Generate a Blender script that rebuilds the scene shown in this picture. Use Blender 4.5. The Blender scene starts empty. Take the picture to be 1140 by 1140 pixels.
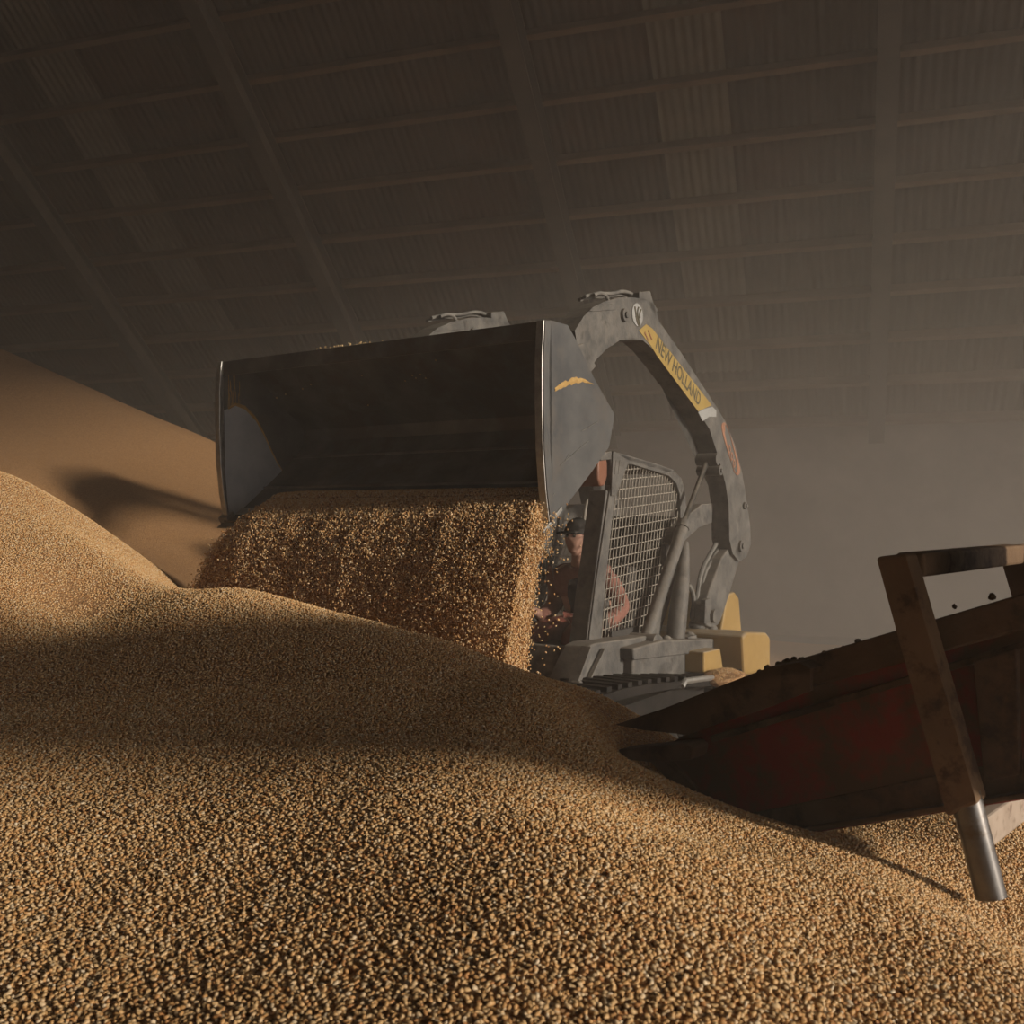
import bpy, bmesh, math, random
import numpy as np
from mathutils import Vector, Matrix

random.seed(7)
rng = np.random.default_rng(11)
SC = bpy.context.scene
COL = SC.collection

# ------------------------------------------------------------------ camera
F = 1100.0                       # focal length in pixels of the 1140 px frame
H = 2.6                          # eye height over the shed floor
cam_d = bpy.data.cameras.new('camera')
cam = bpy.data.objects.new('camera', cam_d)
COL.objects.link(cam)
cam.location = (0, 0, H)
cam.rotation_euler = (math.pi / 2, 0, 0)
cam_d.sensor_width = 36.0
cam_d.lens = 36.0 * F / 1140.0
cam_d.clip_start = 0.05
cam_d.clip_end = 300
cam_d.dof.use_dof = True
cam_d.dof.focus_distance = 4.2
cam_d.dof.aperture_fstop = 9.0
SC.camera = cam

# ------------------------------------------------------------------ world, sun, daylight portal, exposure
SUN_EL, SUN_AZ = 14.0, -29.2        # elevation; azimuth from +X (negative = from behind the viewer)
SUN_STRENGTH = 7.9
SKY_STRENGTH = 3.9
HAZE, CLOUD = 0.009, 0.040
world = bpy.data.worlds.new('world')
SC.world = world
world.use_nodes = True
wn = world.node_tree.nodes
bg = wn['Background']
bg.inputs[0].default_value = (1.0, 0.90, 0.83, 1)
bg.inputs[1].default_value = SKY_STRENGTH

az, el = math.radians(SUN_AZ), math.radians(SUN_EL)
to_sun = Vector((math.cos(el) * math.cos(az), math.cos(el) * math.sin(az), math.sin(el)))
sd = bpy.data.lights.new('sun', 'SUN')
sd.energy = SUN_STRENGTH
sd.angle = math.radians(4.2)
sd.color = (1.0, 0.87, 0.71)
sun = bpy.data.objects.new('sun', sd)
COL.objects.link(sun)
sun.rotation_euler = to_sun.to_track_quat('Z', 'Y').to_euler()
sun.location = to_sun * 60

# shed frame: E runs along the purlins (to the right), G runs to the far eave
E = Vector((0.948, -0.319, 0)); G = Vector((0.319, 0.948, 0))
SHED_ROT = math.atan2(E.y, E.x)
DOOR_E, DOOR_G0, DOOR_G1, DOOR_H = 14.0, -14.0, 13.0, 11.2
RIDGE_S, RIDGE_Z, EAVE_S, EAVE_Z = 2.0, 20.92, 21.5, 4.56

def shed(e, g, z=0.0):
    return E * e + G * g + Vector((0, 0, z))

pd = bpy.data.lights.new('door_portal', 'AREA')
pd.shape = 'RECTANGLE'
pd.size = DOOR_H
pd.size_y = DOOR_G1 - DOOR_G0
pd.cycles.is_portal = True
portal = bpy.data.objects.new('door_portal', pd)
COL.objects.link(portal)
portal.location = shed(DOOR_E + 0.05, (DOOR_G0 + DOOR_G1) / 2, DOOR_H / 2)
portal.rotation_euler = Matrix((( 0,0,1),(0,1,0),(-1,0,0))).to_euler()
_m = Matrix.Identity(3)
_m.col[0] = Vector((0, 0, -1)); _m.col[1] = G; _m.col[2] = E   # lamp shines along -Z = -E, into the shed
portal.rotation_euler = _m.to_euler()

SC.view_settings.view_transform = 'Standard'
SC.view_settings.look = 'None'
SC.view_settings.exposure = -0.88
SC.view_settings.gamma = 1.0
SC.view_settings.use_curve_mapping = False
SC.cycles.use_denoising = True
SC.cycles.max_bounces = 8
SC.cycles.diffuse_bounces = 4
SC.cycles.glossy_bounces = 3
SC.cycles.volume_bounces = 1
SC.cycles.sample_clamp_indirect = 4.0

# ------------------------------------------------------------------ helpers
def tag(o, label=None, cat=None, group=None, kind=None):
    if label: o['label'] = label
    if cat: o['category'] = cat
    if group: o['group'] = group
    if kind: o['kind'] = kind
    return o

def empty(name, loc=(0, 0, 0), rz=0.0):
    o = bpy.data.objects.new(name, None)
    COL.objects.link(o)
    o.location = loc
    o.rotation_euler = (0, 0, rz)
    o.empty_display_size = 0.2
    return o

def link_mesh(name, me, m=None, parent=None):
    o = bpy.data.objects.new(name, me)
    COL.objects.link(o)
    if m is not None and not me.materials:
        me.materials.append(m)
    if parent is not None:
        o.parent = parent
    return o

def obj(name, bm, m, parent=None, bevel=0.0, smooth=False, seg=2, angle=40):
    bmesh.ops.recalc_face_normals(bm, faces=bm.faces[:])
    me = bpy.data.meshes.new(name)
    bm.to_mesh(me); bm.free()
    if smooth:
        for p in me.polygons: p.use_smooth = True
        me.set_sharp_from_angle(angle=math.radians(angle))
    o = link_mesh(name, me, m, parent)
    if bevel > 0:
        b = o.modifiers.new('bevel', 'BEVEL')
        b.width = bevel; b.segments = seg; b.limit_method = 'ANGLE'; b.angle_limit = math.radians(35)
    return o

def obj_each(name, bm, m, parent=None, **kw):
    """one object for each separate piece of bm (pieces whose boxes touch stay together)"""
    bm.verts.ensure_lookup_table()
    seen = set(); isl = []
    for v in bm.verts:
        if v in seen: continue
        st = [v]; seen.add(v); cur = []
        while st:
            a = st.pop(); cur.append(a)
            for e in a.link_edges:
                b = e.other_vert(a)
                if b not in seen: seen.add(b); st.append(b)
        lo = [min(q.co[i] for q in cur) for i in range(3)]; hi = [max(q.co[i] for q in cur) for i in range(3)]
        isl.append([set(cur), lo, hi])
    merged = True
    while merged:
        merged = False
        for i in range(len(isl)):
            for j in range(i + 1, len(isl)):
                if all(isl[i][1][k_] <= isl[j][2][k_] + .001 and isl[j][1][k_] <= isl[i][2][k_] + .001 for k_ in range(3)):
                    isl[i] = [isl[i][0] | isl[j][0], [min(a, b) for a, b in zip(isl[i][1], isl[j][1])], [max(a, b) for a, b in zip(isl[i][2], isl[j][2])]]
                    del isl[j]; merged = True; break
            if merged: break
    out = []
    for vs, _, _ in isl:
        nb = bmesh.new(); mp_ = {v: nb.verts.new(v.co) for v in vs}
        for f in bm.faces:
            if f.verts[0] in vs: nb.faces.new([mp_[v] for v in f.verts])
        out.append(obj(name, nb, m, parent, **kw))
    bm.free()
    return out

def BM(): return bmesh.new()

def box(bm, c, s, rot=None):
    mtx = Matrix.Translation(c)
    if rot is not None: mtx = mtx @ rot.to_4x4()
    mtx = mtx @ Matrix.Diagonal((s[0], s[1], s[2], 1))
    bmesh.ops.create_cube(bm, size=1.0, matrix=mtx)

def bar(bm, p0, p1, w, h, up=(0, 0, 1)):
    """box section from p0 to p1, w across, h along up"""
    p0, p1 = Vector(p0), Vector(p1)
    d = p1 - p0; L = d.length; d.normalize()
    side = d.cross(Vector(up))
    if side.length < 1e-4: side = d.cross(Vector((0, 1, 0)))
    side.normalize(); u2 = side.cross(d)
    m = Matrix.Identity(3); m.col[0] = d; m.col[1] = side; m.col[2] = u2
    box(bm, (p0 + p1) / 2, (L, w, h), m)

def tube(bm, pts, r, n=12, closed_ends=True):
    pts = [Vector(p) for p in pts]
    rs = r if isinstance(r, (list, tuple)) else [r] * len(pts)
    rings = []
    prev = None
    for i, p in enumerate(pts):
        if i == 0: d = pts[1] - p
        elif i == len(pts) - 1: d = p - pts[i - 1]
        else: d = (pts[i + 1] - p).normalized() + (p - pts[i - 1]).normalized()
        d.normalize()
        if prev is None:
            a = d.cross(Vector((0, 0, 1)))
            if a.length < 1e-3: a = d.cross(Vector((0, 1, 0)))
        else:
            a = prev - d * prev.dot(d)
        a.normalize(); b = d.cross(a); prev = a
        rings.append([bm.verts.new(p + (a * math.cos(t) + b * math.sin(t)) * rs[i])
                      for t in [2 * math.pi * k / n for k in range(n)]])
    for q, w in zip(rings, rings[1:]):
        for k in range(n):
            bm.faces.new((q[k], q[(k + 1) % n], w[(k + 1) % n], w[k]))
    if closed_ends:
        bm.faces.new(rings[0][::-1]); bm.faces.new(rings[-1])

def prism(bm, poly, y0, y1):
    """poly of (x, z) pairs, pushed from y0 to y1"""
    a = [bm.verts.new((p[0], y0, p[1])) for p in poly]
    b = [bm.verts.new((p[0], y1, p[1])) for p in poly]
    n = len(poly)
    fa = bm.faces.new(a); fb = bm.faces.new(b[::-1])
    for k in range(n):
        bm.faces.new((a[k], b[k], b[(k + 1) % n], a[(k + 1) % n]))
    bmesh.ops.triangulate(bm, faces=[fa, fb])

def ring(bm, outer, inner, y0, y1):
    n = len(outer)
    v = [[bm.verts.new((p[0], y, p[1])) for p in poly] for poly in (outer, inner) for y in (y0, y1)]
    o0, o1, i0, i1 = v
    for k in range(n):
        j = (k + 1) % n
        bm.faces.new((o0[k], o0[j], i0[j], i0[k])); bm.faces.new((o1[k], i1[k], i1[j], o1[j]))
        bm.faces.new((o0[k], o1[k], o1[j], o0[j])); bm.faces.new((i0[k], i0[j], i1[j], i1[k]))

def smooth_poly(pts, it=2):
    for _ in range(it):
        q = []
        n = len(pts)
        for k in range(n):
            a, b = pts[k], pts[(k + 1) % n]
            q.append((a[0] * .75 + b[0] * .25, a[1] * .75 + b[1] * .25))
            q.append((a[0] * .25 + b[0] * .75, a[1] * .25 + b[1] * .75))
        pts = q
    return pts

def smooth_line(pts, it=2):
    for _ in range(it):
        q = [pts[0]]
        for a, b in zip(pts, pts[1:]):
            q.append(tuple(x * .75 + y * .25 for x, y in zip(a, b)))
            q.append(tuple(x * .25 + y * .75 for x, y in zip(a, b)))
        q.append(pts[-1]); pts = q
    return pts

def disc(bm, c, r, y0, y1, n=24, ry=None):
    prism(bm, [(c[0] + r * math.cos(2 * math.pi * k / n), c[1] + (ry or r) * math.sin(2 * math.pi * k / n)) for k in range(n)], y0, y1)

# ------------------------------------------------------------------ materials
def new_mat(name):
    m = bpy.data.materials.new(name); m.use_nodes = True
    nt = m.node_tree
    return m, nt, nt.nodes, nt.links, nt.nodes['Principled BSDF']

def mat(name, c1, c2=None, rough=0.7, metal=0.0, scale=6.0, detail=6.0, dust=None, dust_amt=0.0, bump=0.0, bscale=60.0,
        c3=None, s3=2.0, t3=0.55):
    m, nt, N, L, P = new_mat(name)
    P.inputs['Roughness'].default_value = rough
    P.inputs['Metallic'].default_value = metal
    P.inputs['Specular IOR Level'].default_value = 0.05 if max(c1) < .032 else 0.3
    tc = N.new('ShaderNodeTexCoord')
    nz = N.new('ShaderNodeTexNoise'); nz.inputs['Scale'].default_value = scale; nz.inputs['Detail'].default_value = detail
    nz.inputs['Roughness'].default_value = 0.65
    L.new(tc.outputs['Object'], nz.inputs['Vector'])
    cr = N.new('ShaderNodeValToRGB')
    cr.color_ramp.elements[0].position = 0.35; cr.color_ramp.elements[1].position = 0.68
    cr.color_ramp.elements[0].color = (*c1, 1); cr.color_ramp.elements[1].color = (*(c2 or c1), 1)
    L.new(nz.outputs['Fac'], cr.inputs['Fac'])
    out = cr.outputs['Color']
    if c3 is not None:
        n3 = N.new('ShaderNodeTexNoise'); n3.inputs['Scale'].default_value = s3; n3.inputs['Detail'].default_value = 5
        n3.inputs['Roughness'].default_value = 0.7
        L.new(tc.outputs['Object'], n3.inputs['Vector'])
        r3 = N.new('ShaderNodeValToRGB'); r3.color_ramp.elements[0].position = t3 - .06; r3.color_ramp.elements[1].position = t3 + .06
        L.new(n3.outputs['Fac'], r3.inputs['Fac'])
        mx = N.new('ShaderNodeMix'); mx.data_type = 'RGBA'
        L.new(r3.outputs['Color'], mx.inputs['Factor']); L.new(out, mx.inputs['A']); mx.inputs['B'].default_value = (*c3, 1)
        out = mx.outputs['Result']
    if dust is not None:
        ge = N.new('ShaderNodeNewGeometry'); sx = N.new('ShaderNodeSeparateXYZ')
        L.new(ge.outputs['Normal'], sx.inputs[0])
        n2 = N.new('ShaderNodeTexNoise'); n2.inputs['Scale'].default_value = scale * 2.3; n2.inputs['Detail'].default_value = 6
        L.new(tc.outputs['Object'], n2.inputs['Vector'])
        ma = N.new('ShaderNodeMath'); ma.operation = 'MULTIPLY_ADD'; ma.inputs[1].default_value = 0.7; ma.inputs[2].default_value = dust_amt - 0.35
        L.new(sx.outputs['Z'], ma.inputs[0])
        mb = N.new('ShaderNodeMath'); mb.operation = 'ADD'; mb.use_clamp = True
        L.new(ma.outputs[0], mb.inputs[0]); L.new(n2.outputs['Fac'], mb.inputs[1])
        mx = N.new('ShaderNodeMix'); mx.data_type = 'RGBA'
        L.new(mb.outputs[0], mx.inputs['Factor']); L.new(out, mx.inputs['A']); mx.inputs['B'].default_value = (*dust, 1)
        out = mx.outputs['Result']
        mr = N.new('ShaderNodeMapRange'); mr.inputs['To Min'].default_value = rough; mr.inputs['To Max'].default_value = 0.95
        L.new(mb.outputs[0], mr.inputs['Value']); L.new(mr.outputs[0], P.inputs['Roughness'])
        if metal > 0:
            mm = N.new('ShaderNodeMapRange'); mm.inputs['To Min'].default_value = metal; mm.inputs['To Max'].default_value = 0.0
            L.new(mb.outputs[0], mm.inputs['Value']); L.new(mm.outputs[0], P.inputs['Metallic'])
    L.new(out, P.inputs['Base Color'])
    if bump > 0:
        nb = N.new('ShaderNodeTexNoise'); nb.inputs['Scale'].default_value = bscale; nb.inputs['Detail'].default_value = 4
        L.new(tc.outputs['Object'], nb.inputs['Vector'])
        bp = N.new('ShaderNodeBump'); bp.inputs['Strength'].default_value = bump; bp.inputs['Distance'].default_value = 0.01
        L.new(nb.outputs['Fac'], bp.inputs['Height']); L.new(bp.outputs[0], P.inputs['Normal'])
    return m

DUST = (0.34, 0.29, 0.23)
M = {}
M['roof'] = mat('roof_sheet', (0.045, 0.037, 0.030), (0.08, 0.062, 0.047), 0.85, scale=0.7, c3=(0.068, 0.042, 0.027), s3=0.35, t3=0.56)
M['skylight'] = mat('dirty_roof_panel', (0.095, 0.08, 0.062), (0.14, 0.117, 0.088), 0.7, scale=1.2)
M['purlin'] = mat('purlin', (0.10, 0.068, 0.043), (0.16, 0.108, 0.068), 0.85, scale=1.0)
M['rafter'] = mat('rafter', (0.055, 0.048, 0.042), (0.09, 0.075, 0.06), 0.8, scale=1.0, dust=(0.2, 0.15, 0.1), dust_amt=0.05)
M['concrete'] = mat('concrete', (0.12, 0.105, 0.092), (0.20, 0.175, 0.15), 0.95, scale=0.8)
M['grey'] = mat('dusty_grey_paint', (0.06, 0.059, 0.057), (0.135, 0.127, 0.115), 0.6, scale=7, detail=9, dust=(0.215, 0.185, 0.15), dust_amt=-0.14, bump=0.3, bscale=45, c3=(0.05, 0.047, 0.043), s3=9, t3=0.62)
M['grey_dark'] = mat('dusty_dark_paint', (0.03, 0.029, 0.027), (0.06, 0.056, 0.05), 0.6, scale=5, dust=DUST, dust_amt=-0.3)
M['yellow'] = mat('yellow_paint', (0.27, 0.17, 0.055), (0.33, 0.215, 0.075), 0.5, scale=4, dust=DUST, dust_amt=-0.24)
M['decal_yellow'] = mat('yellow_decal', (0.28, 0.19, 0.055), (0.34, 0.24, 0.075), 0.5, scale=8, dust=DUST, dust_amt=-0.40)
M['decal_black'] = mat('decal_lettering', (0.05, 0.045, 0.03), (0.10, 0.085, 0.05), 0.6, scale=20)
M['decal_white'] = mat('pale_decal', (0.25, 0.25, 0.245), (0.32, 0.32, 0.31), 0.5, scale=12)
M['decal_orange'] = mat('orange_decal', (0.26, 0.12, 0.07), (0.32, 0.16, 0.10), 0.6, scale=14)
M['steel'] = mat('worn_steel', (0.075, 0.077, 0.08), (0.15, 0.15, 0.15), 0.42, metal=0.55, scale=3.5, c3=(0.085, 0.07, 0.055), s3=1.3, t3=0.54, bump=0.12, bscale=14)
M['steel_side'] = mat('polished_side_plate', (0.085, 0.087, 0.09), (0.15, 0.15, 0.145), 0.45, metal=0.5, scale=3.0, c3=(0.13, 0.12, 0.11), s3=2.2, t3=0.56, bump=0.1, bscale=12)
M['worn_daylit'] = mat('worn_daylit_steel', (0.36, 0.385, 0.42), (0.46, 0.485, 0.51), 0.4, metal=0.25, scale=5)  # worn steel, its pale blue standing in for light from the doorway
M['edge'] = mat('bright_worn_edge', (0.30, 0.295, 0.28), (0.46, 0.45, 0.42), 0.38, metal=0.7, scale=16)
M['wire'] = mat('dusty_wire', (0.26, 0.235, 0.20), (0.34, 0.31, 0.26), 0.8, scale=9)
M['rubber'] = mat('dusty_rubber', (0.012, 0.0115, 0.011), (0.028, 0.025, 0.023), 0.85, scale=7, dust=(0.11, 0.088, 0.065), dust_amt=-0.75)
M['hose'] = mat('hose', (0.10, 0.095, 0.088), (0.19, 0.18, 0.16), 0.75, scale=12)
M['orange_lens'] = mat('orange_lens', (0.15, 0.062, 0.036), (0.20, 0.09, 0.055), 0.45, scale=9)
M['cab_dark'] = mat('cab_trim', (0.035, 0.033, 0.03), (0.06, 0.055, 0.05), 0.75, scale=5)
M['skin'] = mat('skin', (0.36, 0.20, 0.145), (0.42, 0.245, 0.18), 0.6, scale=12)
M['salmon'] = mat('salmon_shirt', (0.20, 0.09, 0.068), (0.25, 0.12, 0.09), 0.9, scale=22, bump=0.3, bscale=26)
M['red_cloth'] = mat('red_trousers', (0.16, 0.05, 0.036), (0.21, 0.07, 0.05), 0.9, scale=14, bump=0.3, bscale=24)
M['navy'] = mat('navy_vest', (0.028, 0.036, 0.055), (0.05, 0.058, 0.08), 0.9, scale=14, bump=0.3, bscale=24)
M['cap'] = mat('dark_cap', (0.03, 0.028, 0.027), (0.05, 0.046, 0.042), 0.9, scale=14)
M['boot'] = mat('boot', (0.20, 0.09, 0.06), (0.26, 0.13, 0.09), 0.7, scale=14)
M['hair'] = mat('hair', (0.03, 0.02, 0.014), (0.05, 0.035, 0.022), 0.7, scale=30)
M['eye'] = mat('eye', (0.04, 0.03, 0.02), None, 0.3)
M['conv_red'] = mat('rusty_red_sheet', (0.20, 0.018, 0.014), (0.26, 0.029, 0.02), 0.7, scale=3.0, c3=(0.10, 0.056, 0.03), s3=3.0, t3=0.51, bump=0.25, bscale=28)
M['conv_rust'] = mat('rusted_steel', (0.085, 0.05, 0.028), (0.14, 0.086, 0.048), 0.85, scale=5, c3=(0.045, 0.026, 0.016), s3=6, t3=0.57, bump=0.3, bscale=40)
M['conv_post'] = mat('rusty_tube', (0.12, 0.072, 0.038), (0.175, 0.11, 0.06), 0.8, scale=6, c3=(0.06, 0.032, 0.018), s3=9, t3=0.58, bump=0.25, bscale=50)
M['pipe'] = mat('bare_pipe', (0.10, 0.097, 0.094), (0.19, 0.18, 0.17), 0.32, metal=0.8, scale=9, c3=(0.09, 0.07, 0.05), s3=14, t3=0.6)
M['cross'] = mat('pale_dusty_bar', (0.30, 0.24, 0.19), (0.40, 0.33, 0.27), 0.9, scale=10, c3=(0.16, 0.11, 0.08), s3=18, t3=0.6)
M['clump'] = mat('crusted_grain', (0.06, 0.038, 0.02), (0.12, 0.075, 0.04), 0.95, scale=50, bump=0.5, bscale=140)
M['stain'] = mat('dried_grain_dust', (0.34, 0.21, 0.07), (0.42, 0.28, 0.11), 0.95, scale=30)
M['edge_dust'] = M['stain']

def grain_base_mat():
    m, nt, N, L, P = new_mat('grain_bed')
    tc = N.new('ShaderNodeTexCoord')
    vo = N.new('ShaderNodeTexVoronoi'); vo.inputs['Scale'].default_value = 105
    L.new(tc.outputs['Object'], vo.inputs['Vector'])
    cr = N.new('ShaderNodeValToRGB')
    e = cr.color_ramp.elements
    e[0].color = (0.22, 0.105, 0.04, 1); e[1].color = (0.40, 0.23, 0.10, 1)
    L.new(vo.outputs['Color'], cr.inputs['Fac'])
    L.new(cr.outputs['Color'], P.inputs['Base Color'])
    P.inputs['Roughness'].default_value = 0.75
    bp = N.new('ShaderNodeBump'); bp.inputs['Strength'].default_value = 0.9; bp.inputs['Distance'].default_value = 0.006; bp.invert = True
    L.new(vo.outputs['Distance'], bp.inputs['Height']); L.new(bp.outputs[0], P.inputs['Normal'])
    return m

def grain_kernel_mat():
    m, nt, N, L, P = new_mat('grain_kernel')
    at = N.new('ShaderNodeAttribute'); at.attribute_type = 'INSTANCER'; at.attribute_name = 'tint'
    cr = N.new('ShaderNodeValToRGB'); r = cr.color_ramp
    r.elements[0].position = 0.0; r.elements[0].color = (0.30, 0.12, 0.035, 1)
    r.elements[1].position = 1.0; r.elements[1].color = (0.68, 0.58, 0.42, 1)
    for p, c in ((0.12, (0.45, 0.225, 0.085)), (0.35, (0.53, 0.305, 0.122)), (0.62, (0.575, 0.388, 0.19)), (0.85, (0.605, 0.45, 0.275))):
        x = r.elements.new(p); x.color = (*c, 1)
    L.new(at.outputs['Fac'], cr.inputs['Fac'])
    L.new(cr.outputs['Color'], P.inputs['Base Color'])
    P.inputs['Roughness'].default_value = 0.5
    P.inputs['Specular IOR Level'].default_value = 0.35
    return m
M['grain'] = grain_base_mat()
M['kernel'] = grain_kernel_mat()
M['kernel_single'] = mat('loose_kernel', (0.55, 0.34, 0.13), (0.66, 0.50, 0.28), 0.5, scale=60)

# ------------------------------------------------------------------ the shed
def ray(px, py): return Vector(((px - 570) / F, 1.0, -(py - 570) / F))
def P3(px, py, d):
    r = ray(px, py) * d
    return Vector((r.x, r.y, r.z + H))

E0, E1 = -34.0, DOOR_E
SLOPE = (RIDGE_Z - EAVE_Z) / (EAVE_S - RIDGE_S)
def roof_z(s): return RIDGE_Z - abs(s - RIDGE_S) * SLOPE
NEAR_S = 2 * RIDGE_S - EAVE_S
NRM = Vector((G.x * SLOPE, G.y * SLOPE, 1)).normalized()       # outward normal of the far slope

def corrugated(name, e0, e1, s0, s1, m, lift=0.0, pitch=0.15, amp=0.02):
    bm = BM(); n = int((e1 - e0) / pitch * 6)
    prev = None
    for i in range(n + 1):
        e = e0 + (e1 - e0) * i / n
        dz = amp * math.sin(2 * math.pi * e / pitch) + lift
        cur = [bm.verts.new(shed(e, s, roof_z(s) + dz)) for s in (s0, s1)]
        if prev: bm.faces.new((prev[0], cur[0], cur[1], prev[1]))
        prev = cur
    return tag(obj(name, bm, m, smooth=True, angle=80), kind='structure')

corrugated('ceiling', E0, E1, RIDGE_S, EAVE_S + 0.3, M['roof'])
bm = BM()
q = [shed(E0, RIDGE_S, RIDGE_Z), shed(E1, RIDGE_S, RIDGE_Z), shed(E1, NEAR_S, EAVE_Z), shed(E0, NEAR_S, EAVE_Z)]
bm.faces.new([bm.verts.new(p) for p in q])
tag(obj('ceiling_near', bm, M['roof']), kind='structure')

# rafters: I sections that run down the slope, placed where the photograph shows them
def rafter(e, n, depth=0.62, width=0.30):
    bm = BM()
    def P(s, off, de): return shed(e + de, s, roof_z(s)) - NRM * off
    for off0, off1, w in ((0.22, 0.25, width), (0.25, depth, 0.03), (depth, depth + 0.03, width)):
        vs = []
        for s in (RIDGE_S + .2, EAVE_S + 0.1):
            for off in (off0, off1):
                for de in (-w / 2, w / 2): vs.append(bm.verts.new(P(s, off, de)))
        a = vs
        for f in ((0, 1, 3, 2), (4, 6, 7, 5), (0, 4, 5, 1), (2, 3, 7, 6), (0, 2, 6, 4), (1, 5, 7, 3)):
            bm.faces.new([a[k] for k in f])
    return tag(obj('trim_%d' % n, bm, M['rafter']), kind='structure')

def roof_hit(px, py, off=0.0):
    """point of the far slope (pushed down by off) behind a pixel: returns (e, s)"""
    r = ray(px, py)
    # z = H + t r.z ; s = t (r.G)
    t = (RIDGE_Z + RIDGE_S * SLOPE - off * math.sqrt(1 + SLOPE ** 2) - H) / (r.z + r.dot(G) * SLOPE)
    p = r * t
    return p.dot(E), p.dot(G)

RAFTER_E = [roof_hit(x, y, 0.6)[0] for x, y in ((28, 220), (305, 200), (607, 200), (985, 200))]
k = 1
step = (RAFTER_E[3] - RAFTER_E[0]) / 3
for e in [RAFTER_E[0] - 2 * step, RAFTER_E[0] - step] + RAFTER_E + [RAFTER_E[3] + step, RAFTER_E[3] + 2 * step]:
    rafter(e, k); k += 1
PURLIN_S = [roof_hit(1070, y, 0.2)[1] for y in (60, 134, 211, 274, 331, 381, 428)]
print('purlin s', [round(s, 2) for s in PURLIN_S], 'rafters', [round(e, 2) for e in RAFTER_E])
ps = np.mean(np.diff(PURLIN_S))
s = PURLIN_S[0]
ss = [s + ps * i for i in range(-5, 9)]
for s in ss:
    if s > EAVE_S or s < RIDGE_S: continue
    bm = BM()
    a = shed(E0, s, roof_z(s)) - NRM * 0.13; b = shed(E1, s, roof_z(s)) - NRM * 0.13
    bar(bm, a, b, 0.02, 0.20, NRM)
    dn = Vector((G.x, G.y, -SLOPE)).normalized()
    bar(bm, a - NRM * 0.1 + dn * 0.04, b - NRM * 0.1 + dn * 0.04, 0.09, 0.012, NRM)
    tag(obj('trim_%d' % k, bm, M['purlin']), kind='structure'); k += 1

# two bays of paler, dirty translucent sheets
e_a, _ = roof_hit(737, 150); e_b, _ = roof_hit(815, 150)
corrugated('skylight_1', e_a, e_b, 11.5, 20.4, M['skylight'], lift=-0.03)['label'] = 'paler dirty roof sheet strip'
e_a, _ = roof_hit(60, 120); e_b, _ = roof_hit(120, 120)
corrugated('skylight_2', e_a, e_b, 12.5, 19.0, M['skylight'], lift=-0.03)

# low concrete wall under the far eave, gable walls, floor
bm = BM(); bar(bm, shed(E0, EAVE_S + 0.35, EAVE_Z / 2), shed(E1, EAVE_S + 0.35, EAVE_Z / 2), 0.4, EAVE_Z)
tag(obj('wall_back', bm, M['concrete']), kind='structure')
bm = BM(); bar(bm, shed(E0, NEAR_S - 0.35, EAVE_Z / 2), shed(E1, NEAR_S - 0.35, EAVE_Z / 2), 0.4, EAVE_Z)
tag(obj('wall_front', bm, M['concrete']), kind='structure')
bm = BM()
bm.faces.new([bm.verts.new(shed(E0, s, z)) for s, z in ((NEAR_S, 0), (EAVE_S, 0), (EAVE_S, EAVE_Z), (RIDGE_S, RIDGE_Z), (NEAR_S, EAVE_Z))])
tag(obj('wall_left', bm, M['concrete']), kind='structure')
# right gable with the big doorway the daylight comes through
bm = BM()
def wq(pts): bm.faces.new([bm.verts.new(shed(DOOR_E, s, z)) for s, z in pts])
wq(((NEAR_S, 0), (DOOR_G0, 0), (DOOR_G0, DOOR_H), (NEAR_S, EAVE_Z)))
wq(((DOOR_G1, 0), (EAVE_S, 0), (EAVE_S, EAVE_Z), (DOOR_G1, DOOR_H)))
wq(((DOOR_G0, DOOR_H), (DOOR_G1, DOOR_H), (EAVE_S, EAVE_Z), (RIDGE_S, RIDGE_Z), (NEAR_S, EAVE_Z)))
tag(obj('wall_right', bm, M['concrete']), kind='structure')
bm = BM()
bm.faces.new([bm.verts.new(shed(e, s, 0)) for e, s in ((E0, NEAR_S - 1), (60, NEAR_S - 1), (60, EAVE_S + 1), (E0, EAVE_S + 1))])
tag(obj('floor', bm, M['concrete']), kind='structure')

# dust in the air
hm = bpy.data.materials.new('dust_haze'); hm.use_nodes = True
hn = hm.node_tree.nodes; hn.clear()
ho = hn.new('ShaderNodeOutputMaterial'); hv = hn.new('ShaderNodeVolumeScatter')
hv.inputs['Color'].default_value = (0.93, 0.86, 0.78, 1)
ge = hn.new('ShaderNodeTexCoord')                       # thicker where the dumping stirs it up, beyond and right of the loader
mp = hn.new('ShaderNodeMapping'); mp.vector_type = 'POINT'
cc = Vector((4.6, 11.0, 1.4)); rr = Vector((9.0, 8.5, 5.2))
mp.inputs['Scale'].default_value = (1 / rr.x, 1 / rr.y, 1 / rr.z)
mp.inputs['Location'].default_value = (-cc.x / rr.x, -cc.y / rr.y, -cc.z / rr.z)
gr = hn.new('ShaderNodeVectorMath'); gr.operation = 'LENGTH'
mr = hn.new('ShaderNodeMapRange'); mr.interpolation_type = 'SMOOTHSTEP'
mr.inputs['From Min'].default_value = 0.1; mr.inputs['From Max'].default_value = 1.0
mr.inputs['To Min'].default_value = HAZE + CLOUD; mr.inputs['To Max'].default_value = HAZE
hl = hm.node_tree.links
hl.new(ge.outputs['Object'], mp.inputs['Vector']); hl.new(mp.outputs[0], gr.inputs[0])
hl.new(gr.outputs['Value'], mr.inputs['Value']); hl.new(mr.outputs[0], hv.inputs['Density'])
hv.inputs['Anisotropy'].default_value = 0.1
hm.node_tree.links.new(hv.outputs[0], ho.inputs['Volume'])
bm = BM()
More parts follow.
